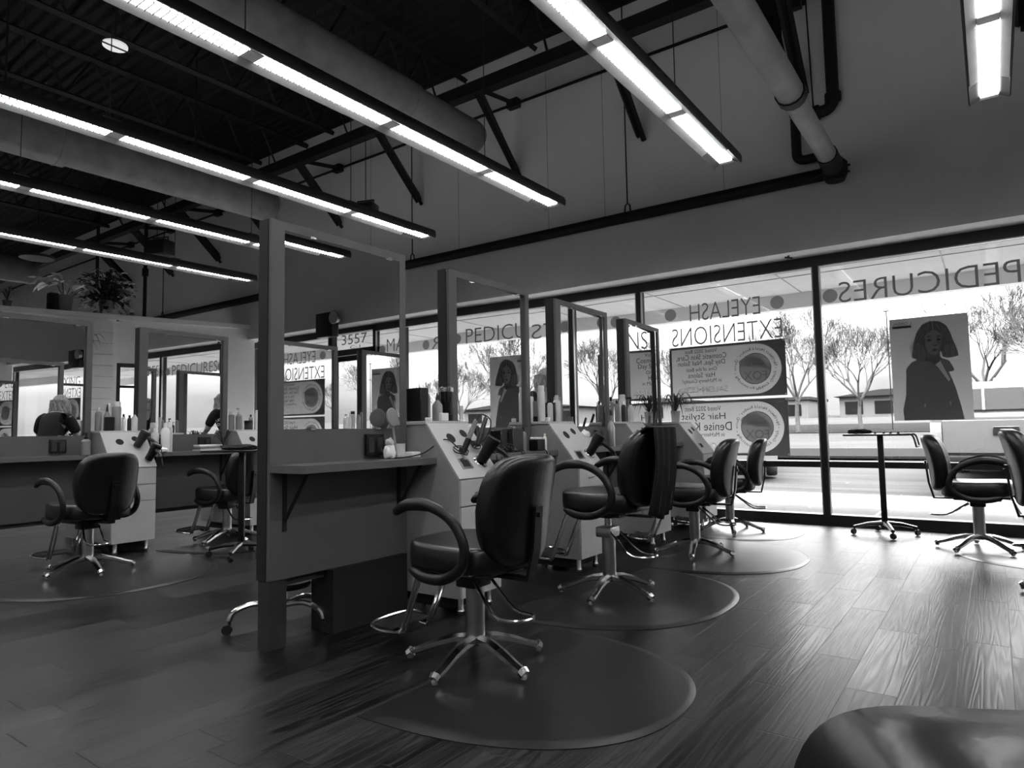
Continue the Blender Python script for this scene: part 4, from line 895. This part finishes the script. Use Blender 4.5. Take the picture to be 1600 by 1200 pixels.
# --- third cabinet top (y 5.645-6.005)
bottle('b', -2.86, 5.665, TOP, .20, .022, 'midgrey', 'grey bottle at the left end of the third cabinet top', 'plastic')
bottle('b', -2.82, 5.72, TOP, .19, .022, 'darkbox', 'dark bottle with a pale cap on the third cabinet top', 'whitep')
bottle('can', -2.87, 5.80, TOP, .26, .033, 'lightp', 'large pale can on the third cabinet top', 'lightp')
bottle('dropper', -2.82, 5.875, TOP, .22, .028, 'lightp', 'clear bottle with a black nozzle on the third cabinet top', 'plastic')
bottle('pump', -2.86, 5.95, TOP, .24, .026, 'midgrey', 'grey pump bottle at the right end of the third cabinet top', 'plastic')
A = CAB[2]
wand('thin black curling wand leaning left on the third cabinet slope', A(.10, .40, .03), A(.22, .92, .16), .013, 'plastic', 'curling_wand')
wand('thick black curling wand leaning right on the third cabinet slope', A(.24, .40, .03), A(.40, 1.0, .18), .015, 'plastic', 'curling_wand')
coil('wand_cord', 'black cord on the slope under the two curling wands', A(.14, .42, .01), .04, 4, 5)
# --- plants
def blades(label, name, cat, loc, n, L, rise, wdt, m, seed, pot=None, droop=1.0, potm='lightp', az=(0, 360)):
    random.seed(seed); t = thing(name, label, cat, loc)
    z0 = 0
    if pot:
        r, h = pot; MB().lathe([(r * .72, 0), (r * .95, h * .95), (r, h), (r * .88, h), (r * .85, h * .85), (0, h * .85)], n=20).build('pot', potm, t); MB().lathe([(0, h * .86), (r * .85, h * .86), (r * .85, h * .865), (0, h * .865)], n=16).build('soil', 'soil', t); z0 = h * .86
    q = MB()
    for k in range(n):
        a = math.radians(random.uniform(*az)); l = L * random.uniform(.6, 1.1); up_ = rise * random.uniform(.6, 1.1); c, s = math.cos(a), math.sin(a)
        pr = None
        for i in range(9):
            u = i / 8; r_ = l * (u ** 1.1) ; z = z0 + up_ * (math.sin(u * PI * .62)) - droop * L * .55 * u ** 3; ww = wdt * math.sin(PI * (.12 + .86 * u)) * .5
            p_ = (q.bm.verts.new((r_ * c - s * ww, r_ * s + c * ww, z)), q.bm.verts.new((r_ * c, r_ * s, z - ww * .35)), q.bm.verts.new((r_ * c + s * ww, r_ * s - c * ww, z)))
            if pr: q.bm.faces.new((pr[0], pr[1], p_[1], p_[0])); q.bm.faces.new((pr[1], pr[2], p_[2], p_[1]))
            pr = p_
    q.build('leaves', m, t); return t
blades('spider plant with long arching leaves in a pot on the cabinet by the banners', 'spider_plant', 'plant', (-2.86, 7.08, TOP), 34, .28, .26, .014, 'leaf', 3, (.055, .12), 1.4, 'lightp')
blades('small spider plant standing behind the books on the left row shelf', 'spider_plant', 'plant', (-6.63, 3.98, SH), 26, .17, .20, .012, 'leaf', 6, (.035, .05), 1.0, 'pot')
# potted plants on the ledge (ledge top z=3.2)
def lpos(s, d=.15): return LP + LD * s + LN * d + Vector((0, 0, 3.2))
p_ = lpos(2.95); 
def leafy(label, loc, n, rad, hgt, lw, ll, m, seed, pot, potm='pot', trail=0, lift=.0):
    random.seed(seed); t = thing('potted_plant', label, 'plant', loc); r, h = pot
    MB().lathe([(r * .72, 0), (r * .95, h * .92), (r, h), (r * .88, h), (r * .85, h * .85), (0, h * .85)], n=20).build('pot', potm, t); MB().lathe([(0, h * .86), (r * .85, h * .86), (0, h * .87)], n=16).build('soil', 'soil', t)
    q = MB(); st_ = MB()
    for k in range(n):
        a = random.uniform(0, 2 * PI); e = random.random() ** .6; R_ = rad * e; z = h + hgt * (random.random() ** .8) * (1.1 - .5 * e) - (trail * random.random() if random.random() < .3 else 0)
        c = Vector((R_ * math.cos(a), R_ * math.sin(a), z + lift)); dr = Vector((math.cos(a), math.sin(a), random.uniform(-.7, .5))).normalized(); sd = dr.cross(Vector((0, 0, 1))).normalized()
        L_ = ll * random.uniform(.6, 1.1); W_ = lw * random.uniform(.7, 1.1); up_ = sd.cross(dr)
        pts = [(0, 0, 0), (.3, .8, .05), (.6, 1, .02), (.85, .6, -.06), (1, 0, -.14)]
        vl = []; vr = []; vm = []
        for u, w_, zz in pts:
            b0 = c + dr * u * L_ + up_ * zz * L_; vm.append(q.bm.verts.new(b0)); vl.append(q.bm.verts.new(b0 + sd * w_ * W_ * .5 + up_ * .12 * w_ * W_)); vr.append(q.bm.verts.new(b0 - sd * w_ * W_ * .5 + up_ * .12 * w_ * W_))
        for i in range(4): q.bm.faces.new((vm[i], vm[i + 1], vl[i + 1], vl[i])); q.bm.faces.new((vm[i], vr[i], vr[i + 1], vm[i + 1]))
        if k % 3 == 0: st_.tube([(0, 0, h * .86), (c.x * .5, c.y * .5, max(h, c.z * .7)), c], .006, 4)
    bmesh.ops.remove_doubles(q.bm, verts=q.bm.verts, dist=1e-6)
    q.build('leaves', m, t); st_.build('stems', 'leaf', t); return t
leafy('pale variegated broad leaved plant in a pot at the left of the ledge', lpos(2.98), 26, .30, .32, .17, .36, 'paleleaf', 4, (.14, .28))
leafy('dense dark trailing plant in a pot on the white ledge', lpos(2.36, .16), 260, .36, .58, .12, .15, 'leaf', 5, (.13, .26), trail=.45)
q = lpos(2.26, .1); lump('white_ornament', q.x, q.y, 3.2, .07, .16, .07, 'whitep', 'small white ornament on the ledge beside the dark trailing plant', 'ornament', 12)
q = lpos(2.0, .12); bottle('jar', q.x, q.y, 3.2, .14, .06, 'lightp', 'pale jar on the ledge at the right of the plants', 'lightp')
q = lpos(3.14, .1); bx('dark_vase', q.x - .07, q.x + .07, q.y - .07, q.y + .07, 3.2, 3.5, 'core', 'dark square pot standing just left behind the pale leaved plant', 'pot', .01)
# tall cane plant whose fronds show by the striped column
t = blades('tall dark cane plant with thin fronds in front of the striped white column', 'cane_plant', 'plant', (-8.6, 3.85, 0), 16, .24, .24, .018, 'leaf', 15, None, 1.4)
t.location = (-8.7, 3.44, 2.12)
MB().tube([(0, 0, -1.9), (.02, 0, -1), (0, 0, 0)], .018, 6).build('cane', 'bark', t); MB().lathe([(.12, -2.12), (.16, -1.76), (.14, -1.76), (.13, -1.82), (0, -1.82)], n=20).build('pot', 'pot', t)
# grassy tufts rising over the edge of the left mirror
blades('thin grassy plant on the ledge at the far left picture edge', 'grass_plant', 'plant', (lpos(3.75).x, lpos(3.75).y, 3.2), 16, .3, .28, .012, 'leaf', 21, (.07, .12), 1.0, 'pot')

# --- near shelf (y 2.0-2.95)
t = thing('hand_mirror', 'round hand mirror leaning against the nearest tall mirror', 'mirror', (-2.86, 2.775, .906)); t.rotation_euler = (0, 0, .15)
hm = Matrix.Translation((0, 0, .24)) @ Matrix.Rotation(PI / 2 - .1, 4, 'Y')
MB().lathe([(.0, -.004), (.052, -.004), (.056, 0), (.052, .006), (.0, .006)], n=32, M=hm).build('glass', 'midgrey', t)
MB().tube([(.004, 0, .178), (.022, .01, .02), (.024, .012, 0)], .009, 8, flat=.6).build('handle', 'midgrey', t)
lump('white_figurine', -2.84, 2.735, SH, .028, .035, .05, 'whitep', 'small pale figurine on the nearest shelf left of the clear jar', 'figurine', 31)
lump('figurine_head', -2.84, 2.735, SH + .078, .022, .022, .024, 'lightp', 'round pale knob on top of the figurine on the nearest shelf', 'knob', 32)
bottle('jar', -2.85, 2.82, SH, .085, .035, 'lightp', 'short clear jar on the nearest shelf beside the figurine', 'lightp')
bx('white_tray', -2.86, -2.78, 2.86, 2.93, SH, SH + .035, 'whitep', 'flat white dish at the right end of the nearest shelf', 'dish')

# --- left row goods
bottle('pump', -6.74, 2.70, SH, .20, .040, 'midgrey', 'round shouldered soap bottle on the left shelf next to the cabinet', 'plastic')
lx = [(-6.84, 2.84, 'b', .22, .028, 'midgrey', 'lightp', 'grey bottle at the left end of the bottles on the left cabinet'), (-6.80, 2.90, 'dropper', .25, .03, 'midgrey', 'plastic', 'bottle with a black nozzle on the left cabinet'),
      (-6.86, 2.93, 'tube', .26, .03, 'lightp', 'lightp', 'upside down pale tube towering at the back of the left cabinet'), (-6.84, 3.00, 'can', .28, .040, 'midgrey', 'lightp', 'largest grey can on the left cabinet top'),
      (-6.79, 3.05, 'b', .13, .016, 'whitep', 'whitep', 'small white bottle in front on the left cabinet top'), (-6.85, 3.07, 'b', .16, .018, 'whitep', 'plastic', 'white bottle with a dark cap in the middle of the left cabinet'),
      (-6.80, 3.15, 'dropper', .21, .028, 'lightp', 'plastic', 'two tone bottle with a black nozzle at the right of the left cabinet'), (-6.86, 3.13, 'b', .15, .02, 'darkbox', 'plastic', 'dark bottle behind the two tone bottle on the left cabinet')]
for x, y, k, h, r, m, cm, lab in lx: bottle(k, x, y, TOP, h, r, m, lab, cm)
bx('photo_frame', -6.77, -6.755, 2.86, 2.95, TOP, TOP + .13, 'plastic', 'small black framed picture before the bottles on the left cabinet', 'frame')
A = LCAB[0]
P = A(.30, .62, .012); d = dryer('grey hair dryer with a pale rim, upper of the two on the left cabinet slope', P + Vector((.05, 0, .06)), m='darkbox'); aim(d, (.35, .35, .85), (.5, .5, -.7))
P = A(.34, .20, .012); d = dryer('black hair dryer, lower of the two on the left cabinet slope', P + Vector((.06, .01, .07))); aim(d, (.35, .35, .85), (.6, -.2, -.75))
for i, (x, y, h, r, m, lab) in enumerate(((-6.70, 3.30, .24, .035, 'lightp', 'tall pale bottle at the left end of the shelf under the woman mirror'), (-6.66, 3.38, .29, .04, 'whitep', 'tallest white bottle on the shelf under the woman mirror'), (-6.72, 3.45, .30, .03, 'lightp', 'white can right of the tallest white bottle'))):
    bottle('b' if i < 2 else 'can', x, y, SH, h, r, m, lab, 'whitep')
bx('dark_bin', -6.86, -6.80, 3.27, 3.42, SH, SH + .14, 'core', 'dark box behind the white bottles on the left row shelf', 'box')
lump('crumpled_cloth', -6.62, 3.32, SH, .04, .06, .03, 'whitep', 'crumpled white cloth on the left row shelf in front of the bottles', 'cloth', 41)
for k in range(3): bx('book', -6.78 + .01 * k, -6.62 - .01 * k, 3.72, 3.98, SH + .022 * k, SH + .022 * k + .02, ['lightp', 'midgrey', 'whitep'][k], ['bottom book of the small stack on the left row shelf', 'middle grey book of the small stack on the left row shelf', 'top white book of the small stack on the left row shelf'][k], 'book')
ll = [(-6.86, 4.21, 'can', .20, .032, 'midgrey', 'lightp', 'grey can at the left on the second left row cabinet'), (-6.80, 4.26, 'pump', .24, .034, 'midgrey', 'lightp', 'domed bottle with a dark band on the second left row cabinet'), (-6.85, 4.32, 'b', .16, .02, 'lightp', 'lightp', 'slim pale bottle in the middle of the second left row cabinet'),
      (-6.80, 4.38, 'jar', .10, .045, 'darkbox', 'plastic', 'squat dark jar on the second left row cabinet'), (-6.85, 4.44, 'b', .17, .022, 'midgrey', 'plastic', 'grey bottle with a black cap on the second left row cabinet'), (-6.80, 4.50, 'can', .22, .036, 'whitep', 'whitep', 'white can with dark spots at the right of the second left row cabinet')]
for x, y, k, h, r, m, cm, lab in ll: bottle(k, x, y, TOP, h, r, m, lab, cm)
# --- goods on the aisle side and right row cabinets (seen in mirrors)
random.seed(12)
k_ = 0
for (xc, ys, s) in ((-3.08, C1[1], 0), (-3.08, C1[2], 0), (.76, RC[2], 0)):
    for i in range(5):
        y = ys[0] + .05 + i * .065; h = random.choice([.14, .18, .22, .25]); r = random.choice([.02, .025, .03]); k_ += 1
        wh = {1: 'aisle side cabinet behind the second mirror', 2: 'aisle side cabinet behind the third mirror', 3: 'right row cabinet seen in the nearest mirror'}[1 + (k_ - 1) // 5]
        bottle(['b', 'dropper', 'can', 'pump', 'b'][i], xc + random.uniform(-.03, .03), y, TOP, h, r, random.choice(['midgrey', 'lightp', 'whitep', 'darkbox']), ['first', 'second', 'third', 'fourth', 'fifth'][i] + ' bottle from the camera on the ' + wh, random.choice(['plastic', 'lightp']))

# ------------------------------------------------------------ people seen in the left row mirrors
def person(label, loc, rz, lean, hairlong=.30, pose='arms'):
    t = thing('person', label, 'person', loc, rz)
    def skin_mesh(nm, verts, edges, radii, m, par, sub=2):
        me = bpy.data.meshes.new(nm); me.from_pydata(verts, edges, []); o = bpy.data.objects.new(nm, me); C.objects.link(o)
        sk = o.modifiers.new('s', 'SKIN'); sb = o.modifiers.new('u', 'SUBSURF'); sb.levels = sub; sb.render_levels = sub
        for i, r in enumerate(radii): me.skin_vertices[0].data[i].radius = r if isinstance(r, tuple) else (r, r)
        me.skin_vertices[0].data[0].use_root = True
        bpy.context.view_layer.update(); ev = bpy.data.meshes.new_from_object(o.evaluated_get(bpy.context.evaluated_depsgraph_get())); bpy.data.objects.remove(o)
        ev.polygons.foreach_set('use_smooth', [True] * len(ev.polygons)); ev.materials.clear(); ev.materials.append(K[m]); q = bpy.data.objects.new(nm, ev); C.objects.link(q); q.parent = par; return q
    L = lean  # forward lean (towards +x local)
    hip = (0, 0, .92); waist = (.02 * L, 0, 1.08); chest = (.12 * L, 0, 1.27); neck = (.25 * L, 0, 1.44); nb = (.30 * L, 0, 1.50); head = (.34 * L + .01, 0, 1.60); crown = (.35 * L, 0, 1.68)
    V = [hip, waist, chest, neck, nb, head, crown]; E = [(0, 1), (1, 2), (2, 3), (3, 4), (4, 5), (5, 6)]; Rr = [(.13, .16), (.11, .135), (.12, .16), (.07, .09), .05, (.085, .075), (.07, .06)]
    for s in (-1, 1):
        i = len(V); V += [(.20 * L, s * .17, 1.40), (.22 * L + .06, s * .24, 1.18), (.22 * L + .26, s * .17, 1.12), (.22 * L + .33, s * .145, 1.12)]; E += [(3, i), (i, i + 1), (i + 1, i + 2), (i + 2, i + 3)]; Rr += [.062, .048, .034, .03]
        i = len(V); V += [(0, s * .09, .86), (.01, s * .10, .48), (-.01, s * .10, .09), (.10, s * .11, .045)]; E += [(0, i), (i, i + 1), (i + 1, i + 2), (i + 2, i + 3)]; Rr += [.10, .065, .042, .035]
        for k in range(5):   # fingers and thumb
            i2 = len(V); bx_ = .22 * L + .33; yy = s * (.145 + (.024 - .012 * k))
            if k < 4: V += [(bx_ + .05, yy, 1.12), (bx_ + .085, yy, 1.105 - .004 * k)]; 
            else: V += [(bx_ + .01, s * (.145 - .04), 1.115), (bx_ + .035, s * (.145 - .055), 1.105)]
            E += [(i - 1, i2), (i2, i2 + 1)]; Rr += [.010, .008]
    body = skin_mesh('body', V, E, Rr, 'skin', t)
    # clothes: slightly larger shell over torso, arms and legs
    V2 = [hip, waist, chest, neck]; E2 = [(0, 1), (1, 2), (2, 3)]; R2 = [(.155, .185), (.135, .165), (.145, .185), (.085, .11)]
    for s in (-1, 1): i = len(V2); V2 += [(.20 * L, s * .175, 1.40), (.22 * L + .05, s * .245, 1.20)]; E2 += [(3, i), (i, i + 1)]; R2 += [.082, .068]
    sh = skin_mesh('black_shirt', V2, E2, R2, 'cloth', t)
    V3 = [hip]; E3 = []; R3 = [(.15, .17)]
    for s in (-1, 1): i = len(V3); V3 += [(0, s * .09, .84), (.01, s * .10, .48), (-.01, s * .10, .10)]; E3 += [(0, i), (i, i + 1), (i + 1, i + 2)]; R3 += [.115, .08, .06]
    skin_mesh('trousers', V3, E3, R3, 'cloth', t)
    # hair: wavy cap with long strands down the back
    q = MB(); hx, hz = head[0], head[2]; 
    bmesh.ops.create_uvsphere(q.bm, u_segments=24, v_segments=14, radius=.105)
    for v in q.bm.verts: v.co = Vector((v.co.x * 1.02 - .022 + hx, v.co.y * .92, v.co.z * 1.12 + hz + .022 - (max(0, v.co.x) * .0)))
    bmesh.ops.delete(q.bm, geom=[v for v in q.bm.verts if v.co.x > hx + .045 and v.co.z < hz + .06], context='VERTS')
    random.seed(3)
    for k in range(46):
        a = math.radians(random.uniform(70, 290)); r_ = .088 + random.uniform(-.01, .012); x_, y_ = hx - .02 + r_ * math.cos(a), r_ * math.sin(a); ph = random.uniform(0, 6); ln = hairlong * random.uniform(.75, 1.1)
        q.tube([(x_ - .02 * u + .014 * math.sin(ph + u * 9), y_ * (1 + .25 * u) + .014 * math.cos(ph + u * 8), hz + .06 - ln * u) for u in [j / 7 for j in range(8)]], [.016, .02, .021, .021, .019, .017, .012, .006], 6)
    q.build('hair', 'hair', t)
    # face
    fc = MB(); fx = hx + .078
    fc.tube([(fx + .002, 0, hz + .01), (fx + .022, 0, hz - .012), (fx + .004, 0, hz - .02)], [.006, .010, .006], 6); fc.build('nose', 'skin', t)
    for s in (-1, 1): e = MB(); bmesh.ops.create_uvsphere(e.bm, u_segments=10, v_segments=6, radius=.009); e.build('eye', 'plastic', t, loc=(fx + .002, s * .028, hz + .018)); e = MB(); e.tube([(hx, s * .078, hz + .02), (hx, s * .085, hz), (hx, s * .078, hz - .02)], [.007, .011, .006], 6); e.build('ear', 'skin', t)
    MB().tube([(fx, -.02, hz - .045), (fx + .006, 0, hz - .046), (fx, .02, hz - .045)], .005, 6).build('mouth', 'darkbox', t)
    return t
pp = person('woman with long light hair in a black shirt, back turned, reflected in the left mirror', (-4.25, 6.12, 0), .1, .9)
# lettering on the back of the shirt, reads YOU / TOO
for body, z0_, z1_, hw in (('YOU', 1.345, 1.385, .06), ('TOO', 1.285, 1.325, .06)):
    cu = text(body, -hw, hw, z0_, z1_, 0, 'whitep', 'shirt_lettering', pp, face=-1)
    cu.rotation_euler = (0, .32, -PI / 2); cu.location = (-.44, 0, 0.0)
person('woman with long wavy hair in dark clothes reflected at the far left', (-4.45, 3.5, 0), .9, .9, .40).scale = (.93, .93, .93)

# ------------------------------------------------------------ outdoors
def strip_ground(name, ys, x0, x1, m, lab, cat):
    q = MB(); prof = lambda y: (-.06 if y < 14 else -.06 + (y - 14) * .042 if y < 30 else .61 + (y - 30) * .036)
    pr = None
    for y in ys:
        a = (q.bm.verts.new((x0, y, prof(y))), q.bm.verts.new((x1, y, prof(y))))
        if pr: q.bm.faces.new((pr[0], pr[1], a[1], a[0]))
        pr = a
    o = q.build(name, m, smooth=False)
    if lab: tag(o, lab, cat)
    return o
gz = lambda y: (-.06 if y < 14 else -.06 + (y - 14) * .042 if y < 30 else .61 + (y - 30) * .036)
struct(MB().box(-60, 60, YW + .06, 11.7, -.14, -.02).build('trim_20', 'concrete', smooth=False))
jt = MB()
for k in range(24): jt.box(-30 + 2.4 * k, -29.985 + 2.4 * k, YW + .1, 11.7, -.021, -.018)
jt.box(-60, 60, 9.78, 9.80, -.021, -.018); struct(jt.build('trim_21', 'pipe', smooth=False))
struct(strip_ground('floor_outdoor', [11.7, 14, 18, 22, 26, 30, 40, 60, 90, 200], -150, 130, 'asphalt', None, None))
for i, (x, y, a, b_, lab) in enumerate(((-3.2, 20.5, 5.5, 1.4, 'grass island in the car park behind the wheeled tray stand'), (-22, 24, 9, 1.5, 'grass island further left in the car park'), (14, 22, 7, 1.5, 'grass island to the right in the car park'))):
    q = MB(); n = 40; V = [q.bm.verts.new((x + a * math.cos(2 * PI * k / n), y + b_ * math.sin(2 * PI * k / n), gz(y + b_ * math.sin(2 * PI * k / n)) + .05)) for k in range(n)]; q.bm.faces.new(V)
    ext = bmesh.ops.extrude_face_region(q.bm, geom=q.bm.faces[:]); 
    for v in [g for g in ext['geom'] if isinstance(g, bmesh.types.BMVert)]: v.co.z += .06
    tag(q.build('grass_island', 'grass'), lab, 'grass')
gr = strip_ground('grass_verge', [33, 40, 44], -150, 130, 'grass', 'broad strip of dormant grass before the far buildings', 'grass'); gr.location.z = .03; gr['kind'] = 'structure'; gr.name = 'trim_22'  # strip of grass verge, kept with the outdoor ground structure
# canopy over the walk
t = thing('entrance_canopy', 'long pale canopy over the walk outside the windows', 'canopy', (0, 0, 0))
MB().box(-60, 60, YW + .1, 10.5, 3.02, 3.2).build('soffit', 'soffit', t, False); MB().box(-60, 60, 10.42, 10.6, 2.80, 3.6).build('fascia', 'fascia', t, False)
jt = MB()
for k in range(30): jt.box(-40 + 1.8 * k, -39.985 + 1.8 * k, YW + .12, 10.4, 3.012, 3.0195)
jt.box(-60, 60, 9.2, 9.215, 3.012, 3.0195); jt.build('soffit_joint', 'pipe', t, False)
for x in (-34.5, 12.4): MB().box(x - .22, x + .22, 10.2, 10.55, -.02, 3.02).build('column', 'concrete', t, False)
def tree(seed, H, spread, depth=7):
    random.seed(seed); q = MB(); cnt = [0]
    def br(p, d, l, r, k):
        cnt[0] += 1
        e = p + d * l; mid = p + d * l * .5 + Vector((random.uniform(-1, 1), random.uniform(-1, 1), random.uniform(-.5, .5))) * l * .05
        q.tube([p, mid, e], [r, r * .85, r * .68], 6 if k > depth - 2 else 3, cap=False)
        if k == 0: return
        n = 5 if k == depth else 3 if k > 1 else 2
        for i in range(n):
            a = random.uniform(0, 2 * PI) if k < depth else 2 * PI * (i + random.random() * .5) / n; sp = random.uniform(.25, .62) * spread * (1.35 if k == depth else 1)
            s = d.orthogonal().normalized(); s.rotate(Matrix.Rotation(a, 3, d)); nd = (d * math.cos(sp) + s * math.sin(sp) + Vector((0, 0, .12))).normalized()
            br(p + d * l * random.uniform(.72, 1), nd, l * random.uniform(.62, .85), max(r * .55, .0085), k - 1)
    br(Vector((0, 0, 0)), Vector((0, 0, 1)), H * .30, H * .019, depth)
    return q
T = []
for sd, H in ((1, 5.2), (2, 5.8), (3, 5.0)):
    o = tree(sd, H, 1.0).build('bare_tree', 'bark'); o.location = (0, -400, 0); T.append(o)
spots = [(-4.9, 34, 0, 1.0, 'bare tree behind the wheeled tray stand, left of the poster'), (-7.6, 34, 1, 1.0, 'bare tree just left of the mullion beside the banners'), (-.2, 36, 1, 1.05, 'bare tree right of the poster, behind the pickup truck'),
         (2.6, 33, 2, 1.15, 'bare tree at the right picture edge behind the truck'), (-14, 36, 2, 1.1, 'bare tree seen between the second and third mirrors'), (-21, 40, 0, 1.15, 'bare tree seen between the two nearest mirrors'),
         (-29, 42, 1, 1.1, 'bare tree far left behind the nearest mirror'), (-39, 44, 2, 1.2, 'bare tree far left, second one out'), (-50, 46, 0, 1.2, 'bare tree at the far left end of the verge'), (9, 33, 0, 1.1, 'bare tree right of the picture, seen in the mirrors'),
         (14, 30, 1, 1.1, 'bare tree seen through the glass door in the nearest mirror'), (20, 34, 2, 1.1, 'bare tree seen beside the second poster in the mirror'), (27, 36, 0, 1.2, 'bare tree further right in the mirror view'), (35, 38, 1, 1.2, 'bare tree at the far right of the mirror view')]
for i, (x, y, k, s, lab) in enumerate(spots):
    o = T[k] if k in (0, 1, 2) and not T[k].get('used') else T[k].copy()
    if o is T[k]: T[k]['used'] = 1
    else: C.objects.link(o)
    o.location = (x, y, gz(y) + .03); o.scale = (s,) * 3; o.rotation_euler = (0, 0, i * 1.3); tag(o, lab, 'tree', 'bare winter trees across the road')
for o in bpy.data.objects:
    if 'used' in o: del o['used']
def building(lab, x, y, w_, d_, h_, roof, nwin):
    z = gz(y); t = thing('far_building', lab, 'building', (x, y, z))
    MB().box(0, w_, 0, d_, 0, h_).build('wall', 'far', t, False)
    if roof: MB().prism([(-.4, h_), (w_ + .4, h_), (w_ * .72, h_ + roof), (w_ * .28, h_ + roof)], 'y', -.4, d_ + .4).build('roof', 'farroof', t, False)
    else: MB().box(-.2, w_ + .2, -.2, d_, h_, h_ + .25).build('parapet', 'farroof', t, False)
    for k in range(nwin):
        a = w_ * (k + .2) / nwin; MB().box(a, a + w_ / nwin * .6, -.06, 0, h_ * .15, h_ * .75).build('window', 'fardark', t, False)
building('low shop building with dark windows behind the tray stand tree', -10.5, 62, 11, 9, 1.7, .5, 5)
building('small far building between the banners and the mullion', -18.5, 62, 5.5, 8, 1.6, 0, 2)
building('wide far building behind the truck', 2.0, 66, 18, 9, 1.8, .5, 6)
building('far building seen between the mirrors on the left', -44, 66, 20, 9, 1.9, .6, 6)
building('far building seen in the mirrors', 26, 64, 16, 9, 1.8, .5, 5)

def wheel(mb, x, y, z, r, w_): mb.lathe([(0, -w_ / 2), (r * .6, -w_ / 2), (r * .95, -w_ / 2), (r, -w_ * .3), (r, w_ * .3), (r * .95, w_ / 2), (r * .6, w_ / 2), (0, w_ / 2)], n=24, M=Matrix.Translation((x, y, z)) @ Matrix.Rotation(PI / 2, 4, 'Y')); return mb
t = thing('pickup_truck', 'pale pickup truck parked with its tailgate towards the window', 'truck', (.17, 12.25, -.06))
W2 = .98
MB().prism([(0, .52), (0, 1.20), (1.9, 1.20), (1.9, 1.24), (4.6, 1.16), (5.4, 1.02), (5.5, .5)], 'x', -W2, W2, .05, 2).build('body', 'truck', t)
MB().prism([(1.92, 1.15), (2.05, 1.30), (2.35, 1.80), (2.6, 1.86), (3.6, 1.86), (3.9, 1.80), (4.5, 1.18)], 'x', -W2 + .07, W2 - .07, .05, 2).build('cab', 'truck', t)
MB().prism([(2.02, 1.34), (2.245, 1.72), (2.235, 1.725), (2.01, 1.345)], 'x', -.72, .72).build('rear_window', 'fardark', t, False)
for s in (-.3, .3): MB().prism([(2.0, 1.34), (2.23, 1.725), (2.215, 1.73), (1.985, 1.345)], 'x', s - .02, s + .02).build('window_bar', 'truck', t, False)
MB().box(-.82, .82, -.02, .0, .66, 1.16, .008, 1).build('tailgate', 'truck', t, False)
h_ = MB().box(-.19, .13, -.035, -.02, .94, 1.06, .006, 1).build('handle_plate', 'plastic', t); MB().box(-.10, .05, -.045, -.035, .975, 1.02, .004, 1).build('tailgate_handle', 'darkbox', h_)
for s in (-1, 1): MB().box(min(s * .83, s * W2), max(s * .83, s * W2), -.03, .06, .70, 1.13, .02, 2).build('tail_lamp', 'lamp', t)
MB().box(-W2, W2, -.14, .03, .44, .62, .02, 2).build('bumper', 'plastic', t)
MB().box(-.16, .16, -.15, -.14, .48, .58).build('licence_plate', 'whitep', t, False)
for s in (-1, 1):
    for yy in (1.05, 4.55): wheel(MB(), s * (W2 - .12), yy, .37, .37, .24).build('wheel', 'tyre', t)
MB().box(-W2 + .02, -W2 + .2, .55, .6, .12, .5).build('mud_flap', 'tyre', t, False)
MB().box(-.14, .14, 2.75, 2.85, 1.86, 1.93, .03, 2).build('cab_lamp', 'lamp', t)
def car(lab, x, y, rz, m='carw'):
    t = thing('parked_car', lab, 'car', (x, y, gz(y)), rz); w2 = .88
    MB().prism([(-2.2, .35), (-2.25, .75), (-1.6, .92), (-.9, 1.0), (1.5, 1.0), (2.2, .88), (2.3, .5), (2.25, .35)], 'x', -w2, w2, .05, 2).build('body', m, t)
    MB().prism([(-1.2, .97), (-.5, 1.48), (.9, 1.50), (1.9, .98)], 'x', -w2 + .1, w2 - .1, .05, 2).build('cabin', 'fardark', t)
    MB().box(-w2 + .12, w2 - .12, -.4, .85, 1.47, 1.53, .02, 2).build('roof', m, t)
    for s in (-1, 1):
        for yy in (-1.4, 1.4): wheel(MB(), s * (w2 - .09), yy, .33, .33, .2).build('wheel', 'tyre', t)
        MB().box(min(s * .5, s * .84), max(s * .5, s * .84), -2.27, -2.2, .62, .76, .01, 1).build('head_lamp', 'lightp', t)
car('pale car parked behind the two banners, one wheel showing below them', -5.05, 15.9, .3)
car('pale car parked beyond the windows between the mirrors', -13.5, 16.5, 0)
car('pale car seen in the mirrors outside the glass door', 8.5, 16.5, 0)

for o in bpy.data.objects:          # drop helper keys
    if '_f' in o: del o['_f']
